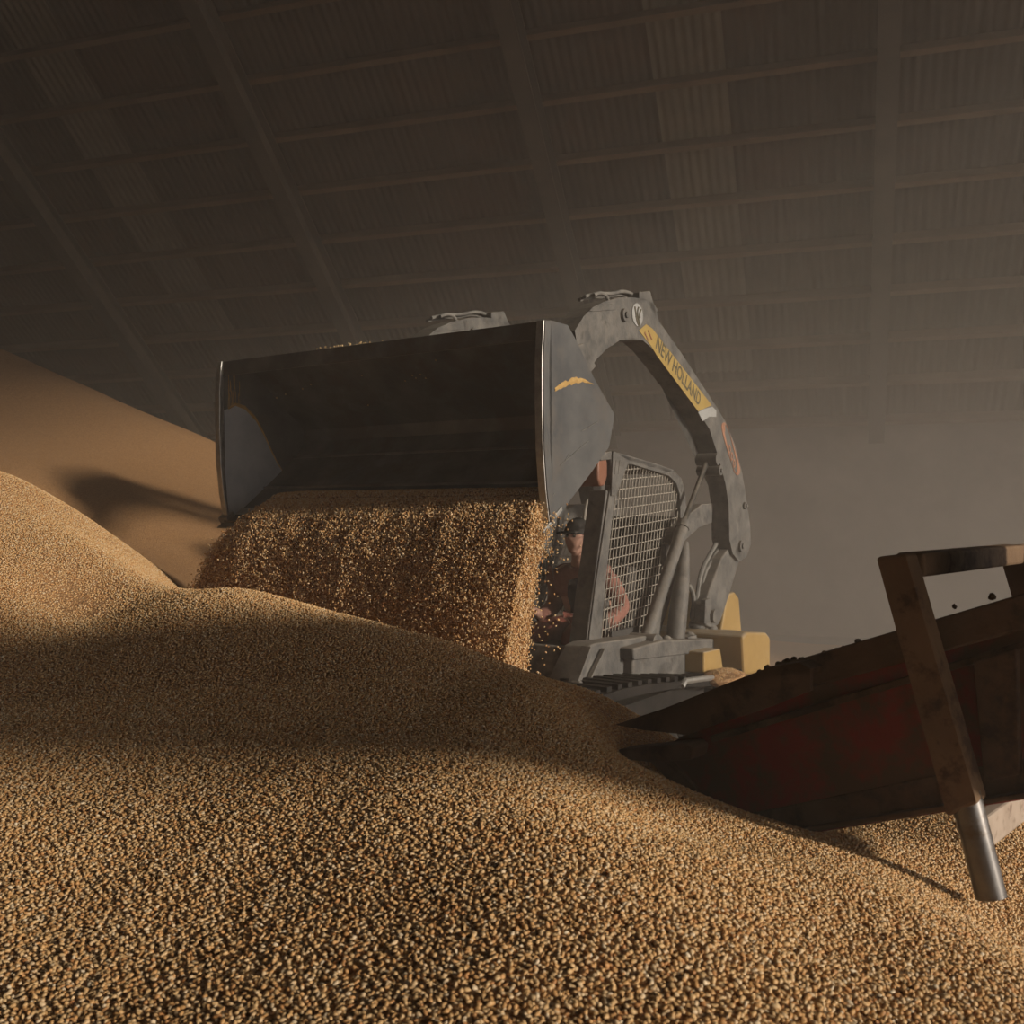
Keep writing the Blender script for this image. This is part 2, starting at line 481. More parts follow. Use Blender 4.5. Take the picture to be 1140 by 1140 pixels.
sec = [(NEAR_S + .1, .02), (EAVE_S + .1, .02), (EAVE_S + .1, EAVE_Z - .4), (RIDGE_S, RIDGE_Z - .6), (NEAR_S + .1, EAVE_Z - .4)]
a = [bm.verts.new(shed(E0 + .1, s, z)) for s, z in sec]; b = [bm.verts.new(shed(DOOR_E - .1, s, z)) for s, z in sec]
bm.faces.new(a); bm.faces.new(b[::-1])
for i in range(5): bm.faces.new((a[i], b[i], b[(i + 1) % 5], a[(i + 1) % 5]))
tag(obj('dust_haze', bm, hm), 'brown dust haze hanging in the air of the shed', 'dust haze', kind='stuff')

# ------------------------------------------------------------------ grain terrain
CP = []
for px, py, d in (
    (0, 1140, 1.42), (570, 1140, 1.25), (900, 1140, 1.26), (1140, 1140, 1.33),
    (0, 1000, 1.87), (400, 1000, 1.65), (750, 1010, 1.55),
    (0, 850, 2.62), (300, 850, 2.45), (600, 870, 2.2),
    (0, 740, 3.5), (300, 755, 3.15), (550, 800, 2.75),
    (90, 680, 4.25), (160, 655, 4.45), (280, 658, 4.2), (400, 690, 3.8), (520, 730, 3.4), (590, 757, 3.2), (640, 779, 3.05), (690, 804, 3.15), (702, 846, 2.98), (735, 866, 2.72), (765, 902, 2.42), (815, 948, 2.1),
    (870, 972, 1.85), (950, 1042, 1.6), (1060, 1090, 1.46),
    (930, 960, 2.2), (940, 925, 2.75), (1060, 905, 2.95), (1140, 930, 2.75), (1140, 1060, 2.0), (1100, 1010, 2.25), (1020, 1010, 1.82),
    (0, 527, 5.6), (40, 560, 5.4), (80, 592, 5.1), (120, 622, 4.8), (0, 600, 4.7), (0, 660, 4.1),
    (190, 640, 7.2), (120, 600, 8.2), (40, 535, 8.6), (210, 580, 9.2), (110, 510, 10.5), (0, 450, 11.2), (0, 388, 13.0), (100, 432, 13.0), (200, 475, 13.0), (255, 500, 13.0),
    (-300, 300, 12.5), (-300, 560, 5.6), (-300, 640, 4.2), (-300, 760, 3.7),
    (300, 575, 11.0), (450, 640, 10.5), (640, 760, 10), (900, 790, 10.5), (1140, 790, 10), (1500, 790, 9)):
    p = P3(px, py, d); CP.append((p.x, p.y, p.z))
CP += [(-1.5, .3, 1.95), (0, .3, 1.98), (1.5, .3, 1.93), (0, -2, 1.7), (-3, -2, 1.7), (3, -2, 1.6), (3.2, 1.5, 1.2), (2.0, 2.2, 1.42), (4, 4, 1.3), (6, 2, .8), (-4, 1.0, 1.8), (6, -2, .8),
       (0.05, 4.75, 1.25), (0.3, 5.3, 0.98), (0.9, 6.0, 0.84), (1.9, 7.5, 0.80), (2.6, 8.5, 0.8), (1.2, 5.0, 1.0), (1.5, 4.0, 1.35), (2.2, 6.2, .95),
       (-1.0, 5.5, 1.55), (-0.9, 6.6, .92), (-.3, 8.0, .82), (-1.9, 6.3, 1.95), (-1.6, 7.3, 1.55), (0.9, 7.0, .82), (1.2, 9, .8), (-1.5, 5.0, 2.02),
       (-9, 16.5, 3.6), (-6, 16.5, 3.0), (-3, 16, 2.2), (0, 15, .9), (5, 15, .3), (9, 12, .3), (8, 6, .4), (-14, 12, 3.5), (-14, 4, 2.0), (-8, -2, 1.2), (-8, 1, 2.0), (-9, 7, 3.4)]
CP = np.array(CP)
def kern(r): return np.sqrt(r * r + 0.35 ** 2)
_A = kern(np.linalg.norm(CP[:, None, :2] - CP[None, :, :2], axis=2))
_n = len(CP); _S = np.zeros((_n + 3, _n + 3)); _S[:_n, :_n] = _A
_S[:_n, _n] = 1; _S[:_n, _n + 1:] = CP[:, :2]; _S[_n:, :_n] = _S[:_n, _n:].T
_W = np.linalg.solve(_S, np.concatenate([CP[:, 2], [0, 0, 0]]))
def ground(x, y):
    x = np.asarray(x, float).ravel(); y = np.asarray(y, float).ravel()
    out = np.empty_like(x)
    for i in range(0, len(x), 20000):
        xx, yy = x[i:i + 20000], y[i:i + 20000]
        r = np.hypot(xx[:, None] - CP[None, :, 0], yy[:, None] - CP[None, :, 1])
        out[i:i + 20000] = kern(r) @ _W[:_n] + _W[_n] + _W[_n + 1] * xx + _W[_n + 2] * yy
    # gentle lumpiness of a shovelled heap
    out += 0.004 * np.sin(x * 5.1 + 1.3 * np.sin(y * 3.7)) * np.sin(y * 4.3 + 0.7) + 0.002 * np.sin(x * 13 + y * 7) * np.sin(y * 11 - x * 5)
    return np.maximum(out, 0.02)

def axis(lo, hi, near, far, c):
    v = [c]; 
    while v[-1] < hi: v.append(v[-1] + near + (far - near) * min(1, abs(v[-1] - c) / 8))
    w = [c]
    while w[-1] > lo: w.append(w[-1] - near - (far - near) * min(1, abs(w[-1] - c) / 8))
    return np.array(sorted(set(w + v)))
gx = axis(-14, 9, .04, .22, 0.0); gy = axis(-2.2, 17, .04, .22, 2.0)
XX, YY = np.meshgrid(gx, gy)
ZZ = ground(XX, YY).reshape(XX.shape)
def grid_mesh(name, X, Y, Z):
    ny, nx = X.shape
    me = bpy.data.meshes.new(name)
    co = np.stack([X, Y, Z], -1).reshape(-1, 3)
    i = np.arange(ny * nx).reshape(ny, nx)
    f = np.stack([i[:-1, :-1], i[:-1, 1:], i[1:, 1:], i[1:, :-1]], -1).reshape(-1, 4)
    me.from_pydata(co.tolist(), [], f.tolist())
    for p in me.polygons: p.use_smooth = True
    return me
# keep the surface inside the shed: trim where it would meet the far roof
pile = link_mesh('grain_pile', grid_mesh('grain_pile', XX, YY, ZZ), M['grain'])
tag(pile, 'large heap of golden brown grain filling the shed floor', 'grain pile', kind='stuff')

# kernels on the near surface -------------------------------------------------
def make_kernel(sub=2):
    bm = BM(); bmesh.ops.create_icosphere(bm, subdivisions=sub, radius=1.0)
    for v in bm.verts:
        t = (v.co.x + 1) / 2
        w = 0.62 + 0.5 * t - 0.12 * t * t
        v.co.y *= 0.80 * w; v.co.z *= 0.58 * w
        if v.co.x > 0.8: v.co.x = 0.8 + (v.co.x - 0.8) * 0.4
        v.co *= 0.0052
    me = bpy.data.meshes.new('kernel'); bm.to_mesh(me); bm.free()
    for p in me.polygons: p.use_smooth = True
    me.materials.append(M['kernel'])
    return me
KERNEL = bpy.data.objects.new('kernel_shape', make_kernel(2))     # never linked: only the shape of the instances
KERNEL_LO = bpy.data.objects.new('kernel_shape_small', make_kernel(1))

def scatter_group(name, kernel):
    ng = bpy.data.node_groups.new(name, 'GeometryNodeTree')
    ng.interface.new_socket('Geometry', in_out='INPUT', socket_type='NodeSocketGeometry')
    ng.interface.new_socket('Geometry', in_out='OUTPUT', socket_type='NodeSocketGeometry')
    N, L = ng.nodes, ng.links
    gi = N.new('NodeGroupInput'); go = N.new('NodeGroupOutput')
    oi = N.new('GeometryNodeObjectInfo'); oi.inputs['Object'].default_value = kernel
    ip = N.new('GeometryNodeInstanceOnPoints')
    ra = N.new('GeometryNodeInputNamedAttribute'); ra.data_type = 'FLOAT_VECTOR'; ra.inputs['Name'].default_value = 'rot'
    sa = N.new('GeometryNodeInputNamedAttribute'); sa.data_type = 'FLOAT_VECTOR'; sa.inputs['Name'].default_value = 'size'
    L.new(gi.outputs[0], ip.inputs['Points'])
    L.new(oi.outputs['Geometry'], ip.inputs['Instance'])
    L.new(ra.outputs[0], ip.inputs['Rotation']); L.new(sa.outputs[0], ip.inputs['Scale'])
    L.new(ip.outputs[0], go.inputs[0])
    return ng
SCATTER = scatter_group('kernels', KERNEL)
SCATTER_LO = scatter_group('kernels_small', KERNEL_LO)

def scatter(name, pts, group, rot=None, size=None, parent=None, tint=None):
    n = len(pts)
    me = bpy.data.meshes.new(name)
    me.vertices.add(n)
    me.vertices.foreach_set('co', np.asarray(pts, dtype=np.float32).ravel())
    rot = rng.uniform(0, 2 * math.pi, (n, 3)) if rot is None else rot
    if size is None:
        s = rng.uniform(0.8, 1.15, n); size = np.stack([s * rng.uniform(.9, 1.15, n), s, s * rng.uniform(.85, 1.2, n)], 1)
    for nm, data in (('rot', rot), ('size', size)):
        a = me.attributes.new(nm, 'FLOAT_VECTOR', 'POINT'); a.data.foreach_set('vector', np.asarray(data, dtype=np.float32).ravel())
    a = me.attributes.new('tint', 'FLOAT', 'POINT')
    a.data.foreach_set('value', (rng.beta(2.2, 2.0, n) if tint is None else tint).astype(np.float32))
    me.update()
    o = link_mesh(name, me, M['kernel'], parent)
    md = o.modifiers.new('kernels', 'NODES'); md.node_group = group
    return o

def surface_points(d0, d1, sp, margin=1.5, layers=1):
    half = (570 / F) * margin
    ys = np.arange(d0, d1, sp)
    out = []
    for _ in range(layers):
        xs = np.arange(-half * d1 - .2, half * d1 + .2, sp)
        X, Y = np.meshgrid(xs, ys)
        X = X + rng.uniform(-.5, .5, X.shape) * sp; Y = Y + rng.uniform(-.5, .5, Y.shape) * sp
        keep = np.abs(X) < half * Y + .25
        X, Y = X[keep], Y[keep]
        out.append((X, Y))
    X = np.concatenate([o[0] for o in out]); Y = np.concatenate([o[1] for o in out])
    Z = ground(X, Y)
    # thin out what can never be in view: behind the crest
    return X, Y, Z

def visible_mask(X, Y, Z):
    """drop points hidden well behind the heap (a coarse march towards the eye)"""
    ok = np.ones(len(X), bool)
    for t in (0.95, 0.9, 0.85, 0.8, 0.7, 0.6, 0.5, 0.4):
        zl = H + 0.25 + (Z - H) * t
        g = ground(X * t, Y * t)
        ok &= (g < zl + 0.02)
    return ok

def lying(n):
    r_ = rng.normal(0, .42, (n, 3)); r_[:, 2] = rng.uniform(0, 6.283, n); return r_
X, Y, Z = surface_points(1.0, 3.1, 0.0068)
pk = np.stack([X, Y, Z + rng.uniform(-.002, .004, len(X))], 1)
n_near = len(pk)
scatter('grain_kernels_near', pk, SCATTER, rot=lying(len(pk)), parent=pile)
X, Y, Z = surface_points(3.1, 6.2, 0.0085)
vm = visible_mask(X, Y, Z) & ((X < 0.9) | (Y < 3.8))
X, Y, Z = X[vm], Y[vm], Z[vm]
pk = np.stack([X, Y, Z + rng.uniform(-.002, .004, len(X))], 1)
scatter('grain_kernels_further', pk, SCATTER_LO, rot=lying(len(pk)), parent=pile)
print('kernels', n_near, len(pk))

# ------------------------------------------------------------------ the loader
# local frame: x to the machine's rear, y from its left (seen) side to its right, z up; the origin sits on the grain
# under the lower left corner of the bucket
BO = P3(608, 580, 4.95)                              # the bucket's lower left corner
_v = Vector((0.82994, -0.55785, 0)); _u = Vector((0.55785, 0.82994, 0))
LZ = 0.86
ldr = empty('track_loader', (BO.x, BO.y, LZ), math.atan2(_u.y, _u.x))
tag(ldr, 'dusty grey and yellow tracked skid loader tipping grain from its raised bucket', 'loader')
WB = BO.z - LZ                                       # height of the bucket's lower corner in the local frame
EYE = Vector((0, 0, H))
def L2(px, py, y):
    """(x, z) in the loader's frame of the point of its plane y that lies behind a pixel"""
    r = ray(px, py); o = BO - _v * y
    t = ((o - EYE).dot(_v)) / r.dot(_v)
    p = EYE + r * t - o
    return (p.dot(_u), p.z + WB)
def L3(px, py, y):
    a = L2(px, py, y); return Vector((a[0], y, a[1]))
def LP(pts, y): return [L2(a, b, y) for a, b in pts]
BW = 2.396

# bucket ----------------------------------------------------------
W = WB
shell_in = [(-.03, -.01), (.10, .05), (.30, .20), (.50, .355), (.62, .46), (.665, .53), (.66, .61), (.60, .668), (.46, .748), (.30, .895), (.20, .975)]
def offset_line(pts, d):
    out = []
    for i, p in enumerate(pts):
        a = pts[max(0, i - 1)]; b = pts[min(len(pts) - 1, i + 1)]
        tx, tz = b[0] - a[0], b[1] - a[1]; l = math.hypot(tx, tz)
        out.append((p[0] + tz / l * d, p[1] - tx / l * d))
    return out
shell_out = offset_line(shell_in, 0.014)
bm = BM()
prism(bm, [(a, b + W) for a, b in shell_in + shell_out[::-1]], 0.01, BW - 0.01)
bucket = obj('bucket', bm, M['steel'], ldr, smooth=True, angle=30)
bucket['label'] = 'dark worn steel bucket'
# folded top beam
bm = BM()
prism(bm, [(a, b + W) for a, b in ((-.045, .905), (-.03, .905), (-.02, .965), (.20, .965), (.23, .985), (.19, 1.005), (-.045, .995))], 0.0, BW)
obj('top_flange', bm, M['steel'], bucket, bevel=.004)
# cutting edge
bm = BM()
prism(bm, [(a, b + W) for a, b in ((-.065, -.055), (-.045, -.06), (.13, .055), (.12, .075))], -0.02, BW + 0.02)
obj('cutting_edge', bm, M['edge'], bucket, bevel=.004)
# inside welded seams and wear ridge
bm = BM()
for q in ((.30, .20), (.56, .41)):
    bar(bm, (q[0], .02, q[1] + W + .006), (q[0], BW - .02, q[1] + W + .006), .02, .012)
obj_each('wear_strip', bm, M['steel'], bucket)
side = LP([(602, 357), (613, 357), (630, 362), (640, 380), (660, 422), (682, 461), (681, 470), (676, 498), (655, 528), (629, 562), (622, 575), (608, 581), (604, 545), (601, 500), (600, 450), (601, 400)], 0.0)
for y0, y1, nm in ((-0.012, 0.012, 'side_plate'), (BW - 0.012, BW + 0.012, 'side_plate')):
    bm = BM(); prism(bm, side, y0, y1)
    sp = obj(nm, bm, M['steel_side'], bucket, bevel=.003)
    # welded cutter bar along the front of the plate
    bm = BM()
    fr = LP([(602, 357), (600, 400), (600, 450), (601, 500), (604, 545), (608, 581)], 0.0)
    bk = [(a + .052, b) for a, b in fr]
    ys = (y0 - .016, y0 + .004) if y0 < 1 else (y1 - .004, y1 + .016)
    prism(bm, fr + bk[::-1], *ys)
    obj('side_cutter', bm, M['steel_side'], sp, bevel=.004)
    bm = BM()
    fr2 = [(a - .006, b) for a, b in fr]; bk2 = [(a + .006, b) for a, b in fr]
    prism(bm, fr2 + bk2[::-1], y0 - .010, y1 + .010)
    obj('bright_edge', bm, M['edge'], sp, bevel=.003)
    if y0 < 1: continue_tooth = False
    else: continue_tooth = True
    bm = BM()                                         # corner tooth
    c = (fr[-1][0] + .02, fr[-1][1])
    prism(bm, [(c[0] - .055, c[1] + .01), (c[0] - .01, c[1] - .055), (c[0] + .05, c[1] - .01), (c[0] + .0, c[1] + .055)], y0 - .03, y1 + .03)
    if continue_tooth: obj('corner_tooth', bm, M['edge'], sp, bevel=.005)
    else: bm.free()
    if y0 < 1:
        # scratches and the ridge of dried grain dust on the seen face
        bm = BM()
        rr_ = random.Random(5)
        mid = [(617.5 + 43 * f_, 434 - 11 * math.sin(min(1, f_ * 1.45) * 1.45) + 4.5 * max(0, f_ - .72) / .28) for f_ in np.linspace(0, 1, 19)]
        wd = [(.8 + 3.4 * math.sin(math.pi * min(1, .12 + f_ * .95))) for f_ in np.linspace(0, 1, 19)]
        top = LP([(a_, b_ - w_ * rr_.uniform(.45, 1.25)) for (a_, b_), w_ in zip(mid, wd)], -.013)
        bot = LP([(a_, b_ + w_ * rr_.uniform(.5, 1.0)) for (a_, b_), w_ in zip(mid, wd)], -.013)
        a = [bm.verts.new((q[0], -.0135, q[1])) for q in top]; b = [bm.verts.new((q[0], -.0135, q[1])) for q in bot]
        c2 = [bm.verts.new((q[0], -.017, (q[1] + r_[1]) / 2)) for q, r_ in zip(top, bot)]
        for k2 in range(18):
            bm.faces.new((a[k2], a[k2 + 1], c2[k2 + 1], c2[k2])); bm.faces.new((c2[k2], c2[k2 + 1], b[k2 + 1], b[k2]))
        o = obj('dust_ridge', bm, M['stain'], sp); o['label'] = 'yellow ridge of dried grain dust'
        bm = BM()
        for seg_ in (((624, 518), (640, 504), (655, 491)), ((648, 480), (665, 470)), ((630, 512), (634, 505)), ((608, 565), (618, 549))):
            tube(bm, [L3(x_, y_, -.0145) for x_, y_ in seg_], .0022, 4)
        obj_each('scratch', bm, M['edge'], sp)
    else:
        yi = BW - 0.0135
        bm = BM()
        ctr = [(.0, .70), (.06, .735), (.14, .72), (.23, .655), (.30, .56), (.36, .46), (.42, .37), (.47, .315)]
        wid = [.012, .02, .026, .03, .028, .024, .018, .008]
        up_ = [(a, b + w_ * .5) for (a, b), w_ in zip(ctr, wid)]; dn_ = [(a, b - w_ * .6) for (a, b), w_ in zip(ctr, wid)]
        a = [bm.verts.new((q[0], yi, q[1] + W)) for q in up_]; b = [bm.verts.new((q[0], yi, q[1] + W)) for q in dn_]
        c2 = [bm.verts.new(((q[0] + r_[0]) / 2, yi - .006, (q[1] + r_[1]) / 2 + W)) for q, r_ in zip(up_, dn_)]
        for k2 in range(len(ctr) - 1):
            bm.faces.new((a[k2], a[k2 + 1], c2[k2 + 1], c2[k2])); bm.faces.new((c2[k2], c2[k2 + 1], b[k2 + 1], b[k2]))
        o = obj('dust_ridge', bm, M['stain'], sp); o['label'] = 'curved ridge of dried grain dust'
        bm = BM()  # worn plate below the ridge, with the daylight on it painted in
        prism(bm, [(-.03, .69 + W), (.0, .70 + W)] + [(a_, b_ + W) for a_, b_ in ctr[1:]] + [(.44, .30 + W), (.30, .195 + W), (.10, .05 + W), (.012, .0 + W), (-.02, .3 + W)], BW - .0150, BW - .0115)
        o = obj('daylit_patch', bm, M['worn_daylit'], sp); o['label'] = 'worn patch with daylight painted into its pale colour'
        bm = BM()
        for i in range(26):
            x_ = random.uniform(.0, .10); z0 = random.uniform(.74, .95)
            tube(bm, [(x_, yi, z0 + W), (x_ + random.uniform(-.008, .008), yi, z0 - random.uniform(.04, .13) + W)], random.uniform(.001, .0028), 4)
        o = obj('dust_streak', bm, M['stain'], sp)
# mounting plates behind the bucket
bm = BM()
for yy in (.40, 1.74):
    prism(bm, [(a, b + W) for a, b in ((.42, .845), (.56, .74), (.74, .55), (.86, .62), (.93, .88), (.80, .99), (.62, .97))], yy, yy + .03)
    prism(bm, [(a, b + W) for a, b in ((.42, .845), (.56, .74), (.74, .55), (.86, .62), (.93, .88), (.80, .99), (.62, .97))], yy + .20, yy + .23)
obj_each('coupler', bm, M['grey'], ldr, bevel=.006)

# lift arms --------------------------------------------------------
AY0, AT = 0.45, 0.155
inner = [(645, 400), (656, 414), (664, 400), (676, 388), (690, 379), (704, 376), (716, 379), (726, 388), (740, 406), (758, 430), (776, 456), (790, 478), (797, 500), (803, 520), (808, 540), (811, 560), (812, 580), (812, 600)]
outer = [(816, 617), (823, 625), (831, 620), (836, 606), (835, 585), (831, 555), (826, 525), (818, 495), (808, 470), (799, 455), (780, 426), (762, 398), (744, 372), (734, 358), (731, 347), (728, 338), (718, 333), (704, 331), (690, 331), (672, 336), (660, 342), (650, 352), (640, 368)]
arm_poly = LP(inner + outer, AY0)
AXc = (L2(822, 612, AY0)); ELB = L2(706, 350, AY0)
def lift_arm(y0, left):
    bm = BM(); prism(bm, arm_poly, y0, y0 + AT)
    arm = obj('lift_arm', bm, M['grey'], ldr, bevel=.012)
    bm = BM()
    for q, r_ in ((L2(824, 608, AY0), .05), (L2(840 - 2, 563, AY0), .0), (L2(694, 351, AY0), .045), (L2(800, 524, AY0), .04), (L2(828, 563, AY0), .03)):
        if r_ == 0: continue
        disc(bm, q, r_, y0 - .022, y0 + AT + .022, 20); disc(bm, q, r_ * .5, y0 - .035, y0 + AT + .035, 6)
    obj_each('pivot_pin', bm, M['grey'], arm, bevel=.004)
    # welded end casting of the upper arm and the hooked lower edge
    bm = BM(); prism(bm, LP([(640, 386), (648, 382), (662, 408), (656, 415)], AY0), y0 - .012, y0 + AT + .012)
    obj('end_casting', bm, M['grey'], arm, bevel=.006)
    # top plate with hose guard
    bm = BM()
    prism(bm, LP([(712, 325), (724, 324), (728, 338), (733, 345), (729, 352), (722, 336), (712, 334)], AY0), y0 + .0, y0 + AT)
    obj('hose_guard', bm, M['grey'], arm, bevel=.006)
    bm = BM()
    for j, (dy, dz) in enumerate(((.02, 0), (.06, .012), (.10, -.004))):
        pts = [L3(x_, y_, AY0) + Vector((0, y0 - AY0 + dy, dz)) for x_, y_ in ((664, 328), (671, 325), (678, 328), (682, 340), (684, 346))]
        if j: pts = [L3(x_, y_, AY0) + Vector((0, y0 - AY0 + dy, dz)) for x_, y_ in ((660, 331), (676, 327), (690, 328), (704, 324), (716, 330), (728, 329))]
        tube(bm, smooth_line([tuple(q) for q in pts], 2), .012, 8)
    obj_each('hose', bm, M['hose'], arm, smooth=True)
    # flat cover on the arm's upper edge
    bm = BM(); prism(bm, LP([(655, 346), (672, 338), (684, 337), (685, 345), (658, 347)], AY0), y0 - .008, y0)
    obj('cover_plate', bm, M['grey'], arm, bevel=.003)
    if not left: return arm
    yf = y0 - .003
    bm = BM(); prism(bm, LP([(711, 368), (719, 361), (726, 366), (792, 451), (777, 458), (731, 396), (725, 386)], AY0), yf, y0 + .002)
    dec = obj('name_decal', bm, M['decal_yellow'], arm)
    dec['label'] = 'yellow strip with dark capital lettering'
    # lettering
    p0 = L3(730.5, 380.5, AY0); p1 = L3(779, 446, AY0)
    cu = bpy.data.curves.new('lettering', 'FONT'); cu.body = 'NEW HOLLAND'; cu.size = 1.0; cu.offset = 0.018; cu.extrude = 0.0
    cu.align_x = 'LEFT'; cu.align_y = 'CENTER'
    to = bpy.data.objects.new('lettering_tmp', cu); COL.objects.link(to)
    bpy.context.view_layer.update()
    me = bpy.data.meshes.new_from_object(to.evaluated_get(bpy.context.evaluated_depsgraph_get()))
    bpy.data.objects.remove(to)
    xs = [v.co.x for v in me.vertices]; ysv = [v.co.y for v in me.vertices]
    x0, x1, yy0, yy1 = min(xs), max(xs), min(ysv), max(ysv)
    dx = (p1 - p0); Lg = dx.length; dx.normalize(); upv = Vector((-dx.z, 0, dx.x))
    for v in me.vertices:
        a = (v.co.x - x0) / (x1 - x0) * Lg; b = ((v.co.y - yy0) / (yy1 - yy0) - .5) * .108
        q = p0 + dx * a + upv * b
        v.co = Vector((q.x, yf - .0015, q.z))
    me.materials.clear(); me.materials.append(M['decal_black'])
    o = link_mesh('lettering', me, None, dec); o['label'] = 'dark capital letters along the yellow strip'
    # small slanted leaf strokes at the strip's upper end
    bm = BM()
    for (a, b) in (((717, 370), (721, 379)), ((721, 368), (725, 378))):
        bar(bm, L3(*a, AY0) + Vector((0, -.0045, 0)), L3(*b, AY0) + Vector((0, -.0045, 0)), .003, .022, (0, 1, 0)) if False else tube(bm, [L3(*a, AY0) + Vector((0, -.003, 0)), L3(*b, AY0) + Vector((0, -.003, 0))], .007, 6)
    obj_each('leaf_stroke', bm, M['decal_orange'], dec)
    # round badge
    c = L2(709, 350.5, AY0); rr = abs(L2(709, 337.5, AY0)[1] - L2(709, 364, AY0)[1]) / 2
    bm = BM(); disc(bm, c, .082, y0 - .006, y0 + .001, 32, ry=rr * .95)
    bd = obj('badge', bm, M['decal_white'], arm); bd['label'] = 'round white badge with a dark leaf sign'
    bm = BM()
    for pts in (((-.045, .05), (-.03, .0), (.0, -.06)), ((.012, .055), (-.012, .015), (.012, -.03), (.03, -.065)), ((.05, .045), (.022, .01), (.03, -.02)), ((-.03, -.01), (-.01, -.05), (.02, -.075))):
        tube(bm, smooth_line([(c[0] + a, y0 - .006, c[1] + b) for a, b in pts], 2), [.004] + [.008] * (len(smooth_line(list(pts), 2)) - 2) + [.003], 6)
    obj('leaf_sign', bm, M['decal_black'], bd)
    # pale curved patch under the strip
    bm = BM(); prism(bm, LP([(777, 459), (784, 455), (793, 453), (797, 457), (797, 464), (789, 464), (782, 469)], AY0), yf, y0 + .002)
    obj('pale_patch', bm, M['decal_white'], arm)
    # outlined warning sticker
    bm = BM()
    oo = smooth_poly([(803, 471), (808, 470), (824, 520), (823, 529), (818, 529), (803, 480)], 2)
    cx = sum(a for a, _ in oo) / len(oo); cy = sum(b for _, b in oo) / len(oo)
    ii = [(cx + (a - cx) * .72, cy + (b - cy) * .93) for a, b in oo]
    ring(bm, LP(oo, AY0), LP(ii, AY0), y0 - .004, y0 + .001)
    wl = obj('warning_sticker', bm, M['decal_orange'], arm); wl['label'] = 'long orange outlined sticker'
    bm = BM()
    for q in ((805.5, 477), (812, 500), (814.5, 508), (817, 516)):
        c = L2(*q, AY0); ring(bm, [(c[0] + .026 * math.cos(t), c[1] + .036 * math.sin(t)) for t in np.linspace(0, 6.283, 17)[:-1]],
                              [(c[0] + .014 * math.cos(t), c[1] + .022 * math.sin(t)) for t in np.linspace(0, 6.283, 17)[:-1]], y0 - .004, y0 + .001)
    obj_each('sticker_sign', bm, M['decal_orange'], wl)
    return arm
lift_arm(AY0, True)
lift_arm(1.85 - AT, False)
# cross tube between the arms, near the top front
bm = BM(); c = ELB
tube(bm, [(c[0] - .62, AY0 + AT - .01, c[1] - .35), (c[0] - .62, 1.85 - AT + .01, c[1] - .35)], .07, 16)
obj('cross_tube', bm, M['grey'], ldr, smooth=True)

# linkage on each side: lift cylinder, rear link, front link ------------
def linkage(y0):
    def q3(px, py, dy=0.0):
        a = L2(px, py, AY0); return Vector((a[0], y0 + dy, a[1]))
    bm = BM(); tube(bm, [q3(729, 712, .07), q3(733, 699, .07), q3(771, 583, .07)], .047, 18); tube(bm, [q3(769, 588, .07), q3(771, 581, .07)], .054, 18)
    cyl = obj('lift_cylinder', bm, M['grey'], ldr, smooth=True)
    bm = BM(); tube(bm, [q3(770, 584, .07), q3(796, 514, .07)], .021, 12)
    obj('piston_rod', bm, M['grey_dark'], cyl, smooth=True)
    bm = BM(); tube(bm, [q3(797, 511, -.02), q3(797, 511, .16)], .05, 14); tube(bm, [q3(727, 716, -.03), q3(727, 716, .17)], .065, 14)
    obj_each('pin', bm, M['grey'], cyl, smooth=True)
    # rear link
    bm = BM(); prism(bm, smooth_poly([tuple(L2(a, b, AY0)) for a, b in ((813, 607), (833, 605), (828, 622), (808, 688), (803, 698), (792, 699), (786, 688), (790, 668))], 1), y0 + .03, y0 + .15)
    rl = obj('rear_link', bm, M['grey'], ldr, bevel=.012)
    bm = BM()
    tube(bm, [q3(797, 686, .0), q3(797, 686, .18)], .055, 16); tube(bm, [q3(822, 613, .0), q3(822, 613, .18)], .06, 16)
    prism(bm, [tuple(L2(a, b, AY0)) for a, b in ((784, 668), (789, 666), (789, 694), (783, 694))], y0 - .01, y0 + .03)
    obj_each('pin', bm, M['grey'], rl, smooth=True)
    # front link
    bm = BM(); prism(bm, [tuple(L2(a, b, AY0)) for a, b in ((765, 602), (768, 592), (784, 574), (800, 561), (812, 560), (811, 582), (796, 588), (780, 604), (768, 610))], y0 + .14, y0 + .21)
    obj('front_link', bm, M['grey'], ldr, bevel=.008)
    bm = BM(); prism(bm, [tuple(L2(a, b, AY0)) for a, b in ((762, 606), (774, 604), (777, 622), (773, 650), (766, 665), (764, 640))], y0 + .16, y0 + .20)
    obj('link_bracket', bm, M['grey'], ldr, bevel=.006)
    return cyl
linkage(AY0); linkage(1.85 - .20)
# hoses and valves between the links on the seen side
bm = BM()
for pts in (((808, 597), (796, 618), (784, 637), (781, 655), (778, 690)), ((804, 594), (792, 614), (781, 634), (777, 655), (773, 692)), ((766, 650), (773, 662), (771, 690)), ((775, 690), (780, 702), (788, 700), (792, 680))):
    tube(bm, smooth_line([tuple(L3(a, b, AY0 + .12)) for a, b in pts], 2), .019, 8)
obj_each('hydraulic_hose', bm, M['hose'], ldr, smooth=True)
bm = BM()
for (a, b, r_, dy) in ((776, 696, .07, .13), (785, 703, .05, .1), (768, 708, .045, .08), (792, 700, .05, .06), (742, 712, .04, .04)):
    c = L3(a, b, AY0 + dy); bmesh.ops.create_icosphere(bm, subdivisions=2, radius=r_, matrix=Matrix.Translation(c) @ Matrix.Diagonal((1, 1, .8, 1)))
box(bm, L3(786, 707, AY0 + .1), (.26, .2, .06)); box(bm, L3(760, 711, AY0 + .08), (.16, .16, .05))
obj_each('valve_block', bm, M['grey'], ldr, smooth=True)
